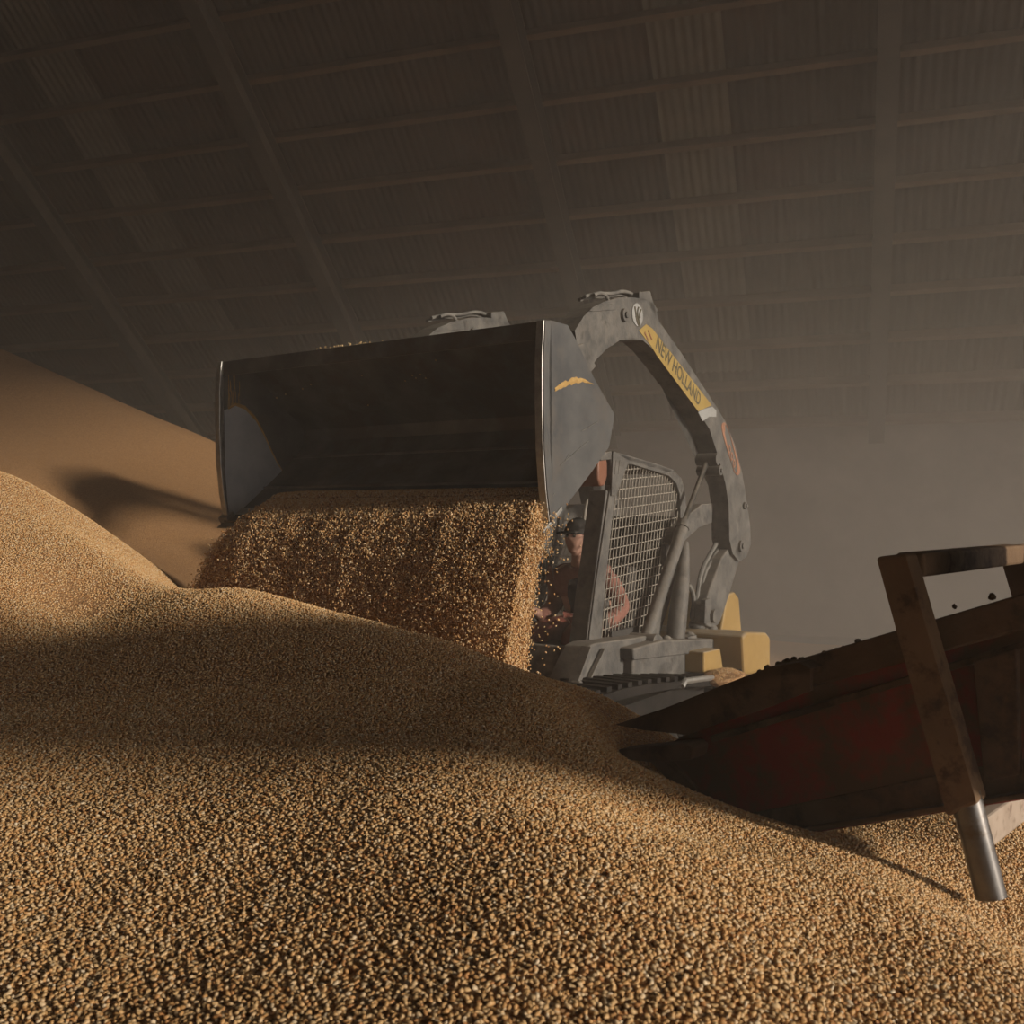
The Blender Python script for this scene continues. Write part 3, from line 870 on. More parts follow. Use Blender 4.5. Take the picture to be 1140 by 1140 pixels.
# rounded hose tower beside the cab
bm = BM()
tube(bm, [L3(752, 713, .52), L3(753, 700, .52), L3(756, 672, .52), L3(760, 640, .53), L3(762, 615, .54), L3(763, 604, .55)], [.066, .072, .068, .056, .04, .026], 16)
obj('hose_tower', bm, M['grey'], ldr, smooth=True)

# cab -------------------------------------------------------------------
CY0, CY1 = 0.62, 1.78
cab = empty('cab'); cab.parent = ldr
cab_out = [(680, 504), (681, 502), (700, 507), (730, 516), (750, 523), (759, 533), (763, 548), (765, 575), (761, 612), (750, 655), (735, 706), (717, 711), (690, 716), (655, 722), (663, 655), (672, 595), (679, 547), (680.5, 540)]
cab_in = [(686, 545), (699, 517), (704, 517), (730, 525), (745, 530), (753, 538), (757, 550), (758, 575), (754, 611), (743, 652), (728, 701), (716, 704), (692, 710), (669, 715), (674, 655), (680, 595), (685, 548), (685.5, 546)]
# frame sides
def cab_side(y0, y1, yref):
    bm = BM()
    o = LP(cab_out, CY0); i = LP(cab_in, CY0)
    ring(bm, o, i, y0, y1)
    fr = obj('cab_side_frame', bm, M['grey'], cab, bevel=.005)
    # wire screen
    poly = i
    def clip(p, d):
        ts = []
        n = len(poly)
        for k2 in range(n):
            a = Vector((poly[k2][0], poly[k2][1])); b = Vector((poly[(k2 + 1) % n][0], poly[(k2 + 1) % n][1])); e_ = b - a
            den = d.x * e_.y - d.y * e_.x
            if abs(den) < 1e-9: continue
            t = ((a.x - p.x) * e_.y - (a.y - p.y) * e_.x) / den; s_ = ((a.x - p.x) * d.y - (a.y - p.y) * d.x) / den
            if 0 <= s_ < 1: ts.append(t)
        return (min(ts), max(ts)) if len(ts) >= 2 else None
    ym = (y0 + y1) / 2
    bm = BM()
    a0 = Vector(L2(669, 715, CY0)); a1 = Vector(L2(686, 545, CY0)); dv = (a1 - a0).normalized()
    x_a = min(p[0] for p in poly); x_b = max(p[0] for p in poly); z_a = min(p[1] for p in poly); z_b = max(p[1] for p in poly)
    nx = 27
    for k2 in range(-3, nx + 1):
        p = a0 + Vector(((x_b - x_a) * k2 / nx, 0)); c = clip(p, dv)
        if c and c[1] - c[0] > .03:
            q0, q1 = p + dv * c[0], p + dv * c[1]; tube(bm, [(q0.x, ym, q0.y), (q1.x, ym, q1.y)], .0036, 5)
    nz = 18
    for k2 in range(0, nz):
        p = Vector((x_a, z_a + (z_b - z_a) * k2 / nz)); hd_ = Vector((1, .07)).normalized(); c = clip(p, hd_)
        if c and c[1] - c[0] > .03:
            q0, q1 = p + hd_ * c[0], p + hd_ * c[1]; tube(bm, [(q0.x, ym + .006, q0.y), (q1.x, ym + .006, q1.y)], .0038, 5)
    sc = obj('wire_screen', bm, M['wire'], fr); sc['label'] = 'pale dusty wire mesh screen'
cab_side(CY0, CY0 + .05, CY0); cab_side(CY1 - .05, CY1, CY1)
def c2(px, py): return L2(px, py, CY0)
# front posts: square tubes leaning back, as deep as the photograph's
bm = BM()
for y_ in (CY0 + .015, CY1 - .015 - .13):
    prism(bm, [c2(677, 545), c2(683, 548), c2(666, 716), c2(654, 722)], y_, y_ + .13)
obj_each('front_post', bm, M['grey'], cab, bevel=.01)
# upper corner plates with ribs
bm = BM()
for y_ in (CY0 - .012, CY1):
    prism(bm, [c2(681, 502), c2(699, 513), c2(686, 545), c2(684, 552), c2(679, 552)], y_, y_ + .012)
    if y_ < 1:
        for k2 in (686, 690): tube(bm, [L3(k2, 512, y_), L3(k2 - 2, 528, y_)], .006, 6)
obj_each('corner_plate', bm, M['grey'], cab, bevel=.003)
# roof, back panel, header
bm = BM(); prism(bm, [c2(668, 505), c2(681, 502), c2(730, 516), c2(750, 523), c2(746, 527), c2(728, 521), c2(690, 510), c2(669, 513)], CY0, CY1)
obj('cab_roof', bm, M['grey'], cab, bevel=.008)
bm = BM(); prism(bm, [c2(671, 512), c2(682, 512), c2(681, 524), c2(670, 524)], CY0 + .2, CY1 - .2)
obj('cab_header', bm, M['cab_dark'], cab, bevel=.008)
bm = BM(); prism(bm, [c2(761, 575), c2(764, 575), c2(737, 706), c2(733, 706)], CY0 + .05, 1.40); prism(bm, [c2(733, 706), c2(735, 715), c2(655, 730), c2(653, 722)], CY0, CY1)
obj('back_panel', bm, M['cab_dark'], cab)
bm = BM()
_a, _b = c2(762, 575), c2(735, 706)
for k2 in range(9): tube(bm, [(_a[0], 1.40 + .04 * k2, _a[1]), (_b[0], 1.40 + .04 * k2, _b[1])], .004, 5)
for k2 in range(12):
    f_ = (k2 + .5) / 12; tube(bm, [(_a[0] + (_b[0] - _a[0]) * f_, 1.40, _a[1] + (_b[1] - _a[1]) * f_), (_a[0] + (_b[0] - _a[0]) * f_, 1.74, _a[1] + (_b[1] - _a[1]) * f_)], .004, 5)
obj('rear_screen', bm, M['wire'], cab)
bm = BM()
for y_ in (CY0 + .015, CY1 - .175):
    prism(bm, smooth_poly([c2(668, 506), c2(678, 505), c2(678, 540), c2(668, 542)], 1), y_, y_ + .16)
for o in obj_each('corner_lamp', bm, M['orange_lens'], cab, bevel=.01, smooth=True): o['label'] = 'orange corner lamp below the cab roof'
# interior: seat, joysticks, grab rail
zf = c2(655, 724)[1]
sx, sz, SY = 2.11, zf - .10, 0.97
bm = BM(); box(bm, (sx, SY, sz), (.50, .52, .14)); obj('seat_cushion', bm, M['cab_dark'], cab, bevel=.04, seg=3)
bm = BM(); box(bm, (sx + .26, SY, sz + .33), (.13, .5, .58), Matrix.Rotation(.12, 3, 'Y')); obj('seat_back', bm, M['cab_dark'], cab, bevel=.04, seg=3)
for y_ in (SY - .30, SY + .30):
    bm = BM(); box(bm, (sx - .05, y_, sz + .14), (.42, .10, .10)); tube(bm, [(sx - .24, y_, sz + .18), (sx - .27, y_, sz + .36)], [.018, .022], 10)
    bmesh.ops.create_icosphere(bm, subdivisions=2, radius=.035, matrix=Matrix.Translation((sx - .27, y_, sz + .38)))
    obj('joystick', bm, M['cab_dark'], cab, smooth=True)
bm = BM()
tube(bm, smooth_line([tuple(L3(a, b, 1.25)) for a, b in ((650, 606), (650, 582), (652, 562), (656, 555), (668, 553))], 2), .014, 10)
obj('grab_rail', bm, M['wire'], cab, smooth=True)

# chassis ----------------------------------------------------------------
def body(name, pts, y0, y1, m, yref=.35, bev=.012, lab=None):
    bm = BM(); prism(bm, LP(pts, yref), y0, y1)
    o = obj(name, bm, m, ldr, bevel=bev)
    if lab: o['label'] = lab
    return o
body('side_tower', [(655, 720), (663, 716), (735, 706), (740, 712), (706, 722), (706, 760), (640, 772), (636, 765)], .48, .66, M['grey'], .48)
body('side_tower', [(655, 720), (663, 716), (735, 706), (740, 712), (706, 722), (706, 760), (640, 772), (636, 765)], 1.74, 1.92, M['grey'], .48)
bm = BM()
bar(bm, L3(654, 721, .45), L3(637, 767, .45), .04, .07, (0, 1, 0)); bar(bm, L3(672, 722, .455), L3(652, 764, .455), .012, .03, (0, 1, 0))
disc(bm, L2(642, 764, .43), .035, .40, .46, 14)
obj_each('tower_rib', bm, M['grey'], ldr, bevel=.004)
body('front_plate', [(655, 722), (662, 722), (648, 770), (640, 772)], .6, 1.8, M['grey_dark'], .48)
body('side_step', [(705, 722), (738, 713), (800, 711), (808, 715), (807, 721), (768, 728), (706, 735)], .38, .62, M['grey'], .38)
body('side_step', [(705, 722), (738, 713), (800, 711), (808, 715), (807, 721), (768, 728), (706, 735)], 1.78, 2.02, M['grey'], .38)
body('tool_box', [(705, 734), (784, 725), (784, 749), (704, 757)], .41, .62, M['grey'], .41)
body('tool_box', [(705, 734), (784, 725), (784, 749), (704, 757)], 1.78, 1.99, M['grey'], .41)
# rear: yellow chassis flank, engine hood, bumper box with dusty top
body('chassis_flank', [(784, 726), (802, 722), (806, 748), (784, 750)], .26, 2.1, M['yellow'], .26, lab='yellow lower rear flank')
body('engine_hood', [(808, 672), (812, 661), (818, 659), (823, 666), (826, 706), (826, 720), (800, 722)], .50, 1.9, M['yellow'], .50, bev=.03, lab='yellow engine hood')
body('rear_bumper', [(827, 709), (832, 704), (853, 704), (857, 709), (857, 748), (829, 752)], .14, 2.26, M['yellow'], .14, bev=.02, lab='yellow rear bumper box with dusty top')
body('belly', [(706, 740), (806, 735), (806, 790), (650, 800)], .62, 1.78, M['grey_dark'], .48)

# tracks ---------------------------------------------------------------
def track(y0, y1):
    a = L2(648, 774, .2); b = L2(800, 757, .2)
    zt = a[1]
    x0, x1 = .62, 3.0
    top0, top1 = L2(690, 760, .2)[1], L2(800, 760, .2)[1]
    # loop outline in (x, z): sprocket rear, idler front, flat bottom
    loop = smooth_poly([(x0 - .14, .32), (x0 - .05, .66), (x0 + .35, top0 - .01), (1.9, (top0 + top1) / 2 + .03), (x1 - .2, top1), (x1 + .14, .55), (x1 + .1, .16), (x1 - .2, .0), (x0 + .3, .0), (x0 - .02, .08)], 3)
    n = len(loop); cx, cz = 1.8, .4
    inn = [(cx + (p - cx) * .93, cz + (q - cz) * .78) for p, q in loop]
    bm = BM(); ring(bm, loop, inn, y0, y1)
    t = obj('rubber_track', bm, M['rubber'], ldr, smooth=True, angle=50)
    bm = BM()
    # lugs along the outside
    acc = 0.0
    for k2 in range(n):
        p, q = Vector(loop[k2]), Vector(loop[(k2 + 1) % n]); l = (q - p).length
        while acc < l:
            c = p.lerp(q, acc / l); d = (q - p).normalized(); nn = Vector((d.y, -d.x))
            if (c + nn * .02 - Vector((cx, cz))).length < (c - Vector((cx, cz))).length: nn = -nn
            m3 = Matrix.Identity(3); m3.col[0] = Vector((d.x, 0, d.y)); m3.col[1] = Vector((0, 1, 0)); m3.col[2] = Vector((nn.x, 0, nn.y))
            cc = c + nn * .014
            box(bm, (cc.x, (y0 + y1) / 2, cc.y), (.055, (y1 - y0) * .92, .032), m3)
            acc += .135
        acc -= l
    obj_each('track_lug', bm, M['rubber'], t)
    # frame, idlers and rollers
    bm = BM(); prism(bm, [(x0 + .2, .28), (x1 - .3, .28), (x1 - .35, .52), (x0 + .4, .52)], y0 + .12, y1 - .08)
    obj('track_frame', bm, M['rubber'], t, bevel=.01)
    for (x_, z_, r_) in ((x0 + .22, .34, .22), (x1 - .2, .34, .21), (1.2, .15, .12), (1.55, .15, .12), (1.9, .15, .12), (2.25, .15, .12)):
        bm = BM(); disc(bm, (x_, z_), r_, y0 + .05, y1 - .05, 24); disc(bm, (x_, z_), r_ * .45, y0 + .02, y1 - .02, 16)
        obj('track_wheel', bm, M['rubber'], t, bevel=.01)
    # guide rail along the top, bare metal
    bm = BM()
    tube(bm, [(1.95, y0 - .0, (top0 + top1) / 2 - .02), (2.0, y0 - .0, (top0 + top1) / 2 + .01), (2.45, y0 - .0, (top0 + top1) / 2 - .03), (2.9, y0, top1 - .05)], .022, 8)
    obj('guide_rail', bm, M['edge'], t, smooth=True)
track(.14, .58); track(1.82, 2.26)

# ------------------------------------------------------------------ operator in the cab
def LW(p): return Vector((BO.x, BO.y, LZ)) + _u * p[0] - _v * p[1] + Vector((0, 0, p[2]))

def skin(name, joints, bones, m, parent, sub=2, root=0):
    me = bpy.data.meshes.new(name)
    me.from_pydata([j[0] for j in joints], bones, [])
    o = link_mesh(name, me, m, parent)
    sk = o.modifiers.new('skin', 'SKIN'); sk.use_smooth_shade = True
    lay = me.skin_vertices[0].data if me.skin_vertices else None
    if lay is None:
        me.attributes.new  # keep
    for i, j in enumerate(joints):
        me.skin_vertices[0].data[i].radius = (j[1], j[2] if len(j) > 2 else j[1])
        me.skin_vertices[0].data[i].use_root = (i == root)
    s = o.modifiers.new('subd', 'SUBSURF'); s.levels = sub; s.render_levels = sub
    return o
def skin_obj(name, joints, bones, m, parent, sub=2, root=0):
    """grow one continuous surface round a skeleton and keep it as a plain mesh"""
    me = bpy.data.meshes.new(name + '_skeleton')
    bm = BM(); lay = bm.verts.layers.skin.verify()
    vs = []
    for i, j in enumerate(joints):
        v = bm.verts.new(j[0]); d = v[lay]; d.radius = (j[1], j[2] if len(j) > 2 else j[1]); d.use_root = (i == root); vs.append(v)
    for a, b in bones: bm.edges.new((vs[a], vs[b]))
    bm.to_mesh(me); bm.free()
    o = bpy.data.objects.new(name + '_tmp', me); COL.objects.link(o)
    k_ = o.modifiers.new('skin', 'SKIN'); k_.use_smooth_shade = True
    s = o.modifiers.new('subd', 'SUBSURF'); s.levels = sub; s.render_levels = sub
    bpy.context.view_layer.update()
    out = bpy.data.meshes.new_from_object(o.evaluated_get(bpy.context.evaluated_depsgraph_get()))
    bpy.data.objects.remove(o)
    for p in out.polygons: p.use_smooth = True
    out.materials.clear()
    return link_mesh(name, out, m, parent)

per = empty('person', LW((sx, SY, sz + .07)), math.atan2(_u.y, _u.x))
tag(per, 'person in a salmon shirt, dark vest and red trousers seated at the cab controls', 'person')
# local frame of the person: x to the rear, -y towards the seen side, origin on the seat
S = 1.06
def pj(x, y, z, r, r2=None): return ((x * S, y * S, z * S), r * S, (r2 or r) * S)
hip = pj(.05, 0, .10, .15, .13)
body_j = [hip, pj(.04, 0, .26, .14, .12), pj(-.02, 0, .42, .16, .12), pj(-.06, 0, .52, .10, .085), pj(-.085, 0, .58, .055), pj(-.11, 0, .65, .06),
          pj(-.04, -.19, .47, .065), pj(.04, -.27, .24, .05), pj(-.16, -.26, .17, .042), pj(-.27, -.245, .22, .032, .022),
          pj(-.04, .19, .47, .065), pj(.04, .27, .24, .05), pj(-.16, .26, .17, .042), pj(-.27, .245, .22, .032, .022),
          pj(.0, -.10, .08, .10), pj(-.42, -.14, .10, .075), pj(-.47, -.14, -.25, .055), pj(-.49, -.14, -.38, .045), pj(-.60, -.145, -.40, .042),
          pj(.0, .10, .08, .10), pj(-.42, .14, .10, .075), pj(-.47, .14, -.25, .055), pj(-.49, .14, -.38, .045), pj(-.60, .145, -.40, .042)]
body_b = [(0, 1), (1, 2), (2, 3), (3, 4), (4, 5), (2, 6), (6, 7), (7, 8), (8, 9), (2, 10), (10, 11), (11, 12), (12, 13),
          (0, 14), (14, 15), (15, 16), (16, 17), (17, 18), (0, 19), (19, 20), (20, 21), (21, 22), (22, 23)]
bod = skin_obj('body', body_j, body_b, M['skin'], per)
# head: an ovoid with brow, nose, chin, ears, joined into the body's mesh
bm = BM(); bm.from_mesh(bod.data)
hc = Vector((-.125 * S, 0, .715 * S))
s0 = len(bm.verts)
r_ = bmesh.ops.create_uvsphere(bm, u_segments=24, v_segments=18, radius=1.0)
for v in r_['verts']:
    p = v.co.copy()
    w_ = 1.0 - .22 * max(0, -p.z)
    q = Vector((p.x * .098 * w_, p.y * .078 * w_, p.z * .120))
    if p.x < -.55 and abs(p.y) < .3: q.x -= .022 * max(0, 1 - abs(p.z + .12) / .22) * (1 - abs(p.y) / .3)     # nose
    if p.x < -.4 and .2 < abs(p.y) < .6 and abs(p.z - .12) < .14: q.x += .010                                 # eye sockets
    if p.x < -.3 and p.z < -.7: q.x -= .012                                                                     # chin
    if p.x < -.6 and abs(p.z + .47) < .06 and abs(p.y) < .4: q.x += .008                                       # mouth
    v.co = hc + Matrix.Rotation(.18, 3, 'Y') @ q * S
for sy in (-1, 1):
    bmesh.ops.create_uvsphere(bm, u_segments=10, v_segments=8, radius=1.0, matrix=Matrix.Translation(hc + Vector((.005, sy * .080 * S, -.005))) @ Matrix.Diagonal((.020, .010, .033, 1)))
    # hands: palm and five bent fingers closed on the joystick knob
for sy in (-1, 1):
    wr = Vector((-.27 * S, sy * .245 * S, .22 * S))
    bmesh.ops.create_uvsphere(bm, u_segments=14, v_segments=10, radius=1.0, matrix=Matrix.Translation(wr + Vector((-.045, 0, .012))) @ Matrix.Diagonal((.052, .040, .022, 1)))
    for k2, (oy, ln) in enumerate(((-.030, .060), (-.010, .070), (.010, .066), (.030, .052))):
        b0 = wr + Vector((-.085, oy, .018))
        tube(bm, smooth_line([tuple(b0), tuple(b0 + Vector((-ln * .55, 0, .004))), tuple(b0 + Vector((-ln * .75, 0, -.022))), tuple(b0 + Vector((-ln * .45, 0, -.045)))], 1), .0095, 8)
    b0 = wr + Vector((-.035, -sy * .034, .008))
    tube(bm, smooth_line([tuple(b0), tuple(b0 + Vector((-.03, -sy * .022, -.008))), tuple(b0 + Vector((-.062, -sy * .018, -.024)))], 1), .011, 8)
bm.to_mesh(bod.data); bm.free()
for p in bod.data.polygons: p.use_smooth = True
bm = BM()
for sy in (-1, 1):
    bmesh.ops.create_uvsphere(bm, u_segments=10, v_segments=8, radius=.013, matrix=Matrix.Translation(hc + Vector((-.090, sy * .031, .022))))
obj('eyes', bm, M['eye'], bod, smooth=True)
# clothes follow the body
grow = .014
def cj(i, extra=grow): j = body_j[i]; return (j[0], j[1] + extra, j[2] + extra)
sh = skin_obj('shirt', [cj(1), cj(2), cj(3, .016), cj(6), cj(7), cj(8), (Vector(body_j[9][0]) * .7 + Vector(body_j[8][0]) * .3, .042, .038), cj(10), cj(11), cj(12), (Vector(body_j[13][0]) * .7 + Vector(body_j[12][0]) * .3, .042, .038), (Vector(body_j[4][0]) * .6 + Vector(body_j[3][0]) * .4, .068, .064)],
              [(0, 1), (1, 2), (1, 3), (3, 4), (4, 5), (5, 6), (1, 7), (7, 8), (8, 9), (9, 10), (2, 11)], M['salmon'], per)
sh['label'] = 'salmon long-sleeved shirt'
ve = skin_obj('vest', [cj(0, .02), cj(1, .024), (tuple(Vector(body_j[2][0])), body_j[2][1] + .026, body_j[2][2] + .03), cj(3, .012)], [(0, 1), (1, 2), (2, 3)], M['navy'], per)
ve['label'] = 'dark navy vest'
tr = skin_obj('trousers', [cj(0, .012), cj(14), cj(15), cj(16), (Vector(body_j[17][0]) * .7 + Vector(body_j[16][0]) * .3, .06, .06), cj(19), cj(20), cj(21), (Vector(body_j[22][0]) * .7 + Vector(body_j[21][0]) * .3, .06, .06)],
              [(0, 1), (1, 2), (2, 3), (3, 4), (0, 5), (5, 6), (6, 7), (7, 8)], M['red_cloth'], per)
tr['label'] = 'red trousers'
for a, b in ((17, 18), (22, 23)):
    t0 = Vector(body_j[a][0]); t1 = Vector(body_j[b][0])
    skin_obj('boot', [(t0 + Vector((0, 0, .09)), .062), (t0, .062), (t0.lerp(t1, .5) + Vector((0, 0, -.01)), .056, .048), (t1 + Vector((-.03, 0, -.01)), .046, .036)], [(0, 1), (1, 2), (2, 3)], M['boot'], per)
bm = BM()
r_ = bmesh.ops.create_uvsphere(bm, u_segments=24, v_segments=16, radius=1.0)
for v in r_['verts']:
    p = v.co; v.co = hc + Matrix.Rotation(.18, 3, 'Y') @ Vector((p.x * .110 + .004, p.y * .092, max(p.z, -.05 if p.x < 0 else -.6) * .118 + .026)) * S
box(bm, hc + Vector((-.135, 0, .045)), (.09, .13, .012), Matrix.Rotation(-.1, 3, 'Y'))
obj('cap', bm, M['cap'], per, smooth=True)

# ------------------------------------------------------------------ grain pouring from the bucket
front = [(.215, .135), (.15, .165), (.06, .155), (-.03, .10), (-.11, .02), (-.17, -.08), (-.225, -.2), (-.28, -.40), (-.325, -.65), (-.355, -.9), (-.375, -1.15)]
back = [(.215, .125), (.16, .09), (.08, .03), (.0, -.012), (-.035, -.06), (-.045, -.12), (-.055, -.2), (-.075, -.40), (-.10, -.65), (-.125, -.9), (-.14, -1.15)]
def lerp_path(path, t):
    f = t * (len(path) - 1); i = min(int(f), len(path) - 2); f -= i
    a, b = path[i], path[i + 1]
    return a[0] + (b[0] - a[0]) * f, a[1] + (b[1] - a[1]) * f
def curtain(y, t, side_):
    """point of the pouring grain: y across the bucket, t from its top (0) to the heap (1), side_ 0 front .. 1 back"""
    fx, fz = lerp_path(front, t); bx, bz = lerp_path(back, t)
    k_ = max(0.0, min(1.0, (y - 1.75) / .62)); k_ = k_ * k_
    # towards the far end the heap in the bucket thins out and starts nearer the lip
    near_ = math.exp(-((t - .05) / .28) ** 2)
    fz -= .06 * k_ * near_
    fx += .10 * k_ * math.exp(-((t - .45) / .3) ** 2)
    wob = .007 * math.sin(y * 9 + t * 2.1) + .005 * math.sin(y * 23 + 1.7 - t * 3) + .004 * math.sin(y * 41 + t * 9)
    fx += wob * min(1, t * 3) - .16 * (y / 2.4) * min(1, t * 2)
    x, z = fx + (bx - fx) * side_, fz + (bz - fz) * side_
    return Vector((x, y, z + W))
YR, YL = .03, 2.36
def y_edge_l(t):
    return float(np.interp(t, (0, .28, .42, .53, .7, 1), (1.93, 1.94, 2.01, 2.11, 2.245, 2.42)))
def y_edge_r(t): return YR + .02 * math.sin(t * 9) + .0
fall = empty('falling_grain', (BO.x, BO.y, LZ), math.atan2(_u.y, _u.x))
bm = BM(); ny, nt = 90, 44
gridf = {}
for sd_ in (0, 1):
    for i in range(ny + 1):
        for j in range(nt + 1):
            t = j / nt; y = y_edge_r(t) + (y_edge_l(t) - y_edge_r(t)) * i / ny
            gridf[sd_, i, j] = bm.verts.new(curtain(y, t, sd_) + Vector((0.028 if sd_ == 0 and j > 4 else 0, 0, 0)))
for sd_ in (0, 1):
    for i in range(ny):
        for j in range(nt):
            bm.faces.new([gridf[sd_, a, b] for a, b in ((i, j), (i + 1, j), (i + 1, j + 1), (i, j + 1))])
for j in range(nt):
    for i in (0, ny): bm.faces.new((gridf[0, i, j], gridf[0, i, j + 1], gridf[1, i, j + 1], gridf[1, i, j]))
for i in range(ny): bm.faces.new((gridf[0, i, nt], gridf[0, i + 1, nt], gridf[1, i + 1, nt], gridf[1, i, nt]))
bpy.data.objects.remove(fall)
fall = obj('falling_grain', bm, M['grain'], None, smooth=True)
fall.location = (BO.x, BO.y, LZ); fall.rotation_euler = (0, 0, math.atan2(_u.y, _u.x))
tag(fall, 'thick curtain of grain pouring out of the raised loader bucket', 'falling grain', kind='stuff')
pts = []
n = 40000
for _ in range(n):
    t = random.random() ** .9; y = random.uniform(y_edge_r(t), y_edge_l(t))
    p = curtain(y, t, 0); out = abs(random.gauss(0, 1)) * .008 * (1 + 2.2 * t)
    streak = math.sin(y * 57 + 2 * math.sin(y * 13 + t * 3)) + math.sin(y * 131 + t * 5)
    if random.random() < .25 + .0 * streak: pass
    pts.append((p.x - out + .008, p.y, p.z + (.006 if t < .25 else 0)))
for _ in range(7500):
    t = random.random() ** .8; sd_ = random.random()
    p = curtain(y_edge_r(t), t, sd_); pts.append((p.x, p.y - abs(random.gauss(0, 1)) * .012 + .004, p.z))
for _ in range(900):                                    # loose grains flung off at the near end
    t = .25 + .75 * random.random(); sd_ = random.uniform(.2, 1.0)
    p = curtain(y_edge_r(t), t, sd_); pts.append((p.x + random.gauss(0, .03), p.y - random.expovariate(1 / .035), p.z))
for _ in range(1500):
    t = .3 + .7 * random.random(); p = curtain(y_edge_l(t), t, random.random()); pts.append((p.x - random.gauss(0, .02), p.y + abs(random.gauss(0, .02)), p.z))
npt = len(pts)
rot = rng.normal(0, .5, (npt, 3)); rot[:, 1] += math.pi / 2; rot[:, 0] += rng.uniform(0, 6.28, npt); rot[:, 2] += rng.uniform(0, 6.28, npt)
_s = rng.uniform(.95, 1.45, npt)
scatter('pouring_kernels', pts, SCATTER_LO, size=np.stack([_s * 1.15, _s, _s], 1), parent=fall)

# single kernels ---------------------------------------------------------------
kme = make_kernel(2).copy(); kme.name = 'grain_kernel'; kme.materials.clear(); kme.materials.append(M['kernel_single'])
def kernel_at(p, label, group, s=1.0):
    o = bpy.data.objects.new('grain_kernel', kme); COL.objects.link(o)
    o.location = p; o.rotation_euler = [random.uniform(0, 6.28) for _ in range(3)]; o.scale = (s, s, s)
    return tag(o, label, 'grain kernel', group)
for px, py in ((270, 430), (308, 443), (403, 418), (410, 451), (451, 424), (459, 418), (463, 421), (468, 417), (474, 421), (485, 401), (337, 433), (346, 428), (318, 439), (282, 435)):
    # on the inside wall of the bucket: march along the eye ray to the back sheet
    r = ray(px, py)
    best = None
    for t in np.arange(4.9, 7.6, .004):
        p = EYE + r * float(t) - BO
        x_ = p.dot(_u); z_ = p.z; y_ = -p.dot(_v)
        for a, b in zip(shell_in, shell_in[1:]):
            ex, ez = b[0] - a[0], b[1] - a[1]; l2 = ex * ex + ez * ez
            s_ = max(0, min(1, ((x_ - a[0]) * ex + (z_ - a[1]) * ez) / l2))
            if math.hypot(x_ - a[0] - ex * s_, z_ - a[1] - ez * s_) < .006: best = t; break
        if best: break
    if best: kernel_at(EYE + r * float(best), 'loose grain kernel stuck to the dark inner wall of the bucket', 'kernels stuck inside the bucket', 1.25)
for k2 in range(34):
    y_ = .98 + random.gauss(0.42, .14); x_ = random.uniform(-.03, .03)
    kernel_at(LW((x_, y_, W + 1.0 + random.choice((.0, .006, .012)))), 'loose grain kernel lying on the top edge of the bucket', 'kernels on the bucket top edge', 1.2)
for px, py, d in ((602, 636, 4.9), (610, 637, 4.9), (613, 651, 4.88), (616, 694, 4.86), (619, 697, 4.86), (603, 713, 4.82), (606, 740, 4.8), (600, 676, 4.84), (621, 720, 4.86), (617, 724, 4.86), (618, 685, 4.86), (607, 703, 4.85), (604, 733, 4.8), (611, 690, 4.85), (598, 748, 4.8), (622, 690, 4.9), (604, 669, 4.86), (623, 722, 4.88)):
    kernel_at(P3(px, py, d), 'single grain kernel flying beside the grain curtain in front of the cab', 'kernels flying beside the curtain', 1.15)

# ------------------------------------------------------------------ the conveyor in the foreground
KA = P3(820, 942, 2.75)
_c = Vector((0.74, -0.673, 0)).normalized(); _nrm = Vector((0, 0, 1)).cross(_c)      # along, and away from the viewer
conv = empty('belt_conveyor', (KA.x, KA.y, 0), math.atan2(_c.y, _c.x))
tag(conv, 'rusty red belt conveyor with its low end stuck into the grain heap', 'conveyor')
def K2(px, py, y):
    r = ray(px, py); o = KA + _nrm * y
    t = (o - EYE).dot(_nrm) / r.dot(_nrm)
    p = EYE + r * t - KA
    return (p.dot(_c), p.z + KA.z)
def K3(px, py, y):
    a = K2(px, py, y); return Vector((a[0], y, a[1]))
def KP(pts, y): return [K2(a, b, y) for a, b in pts]
def ext(pxa, pya, pxb, pyb, x_end):
    """height at x_end of the line through two pixels on the near side plane"""
    a, b = K2(pxa, pya, 0), K2(pxb, pyb, 0); return (x_end, a[1] + (b[1] - a[1]) / (b[0] - a[0]) * (x_end - a[0]))
XE = 5.6
CWID = .70
top_end = ext(900, 730, 1139, 660, XE); bot_end = ext(822, 941, 1060, 903, XE)
bot_end = (XE, top_end[1] - .50)
mid_up = ext(905, 768, 1139, 700, XE)
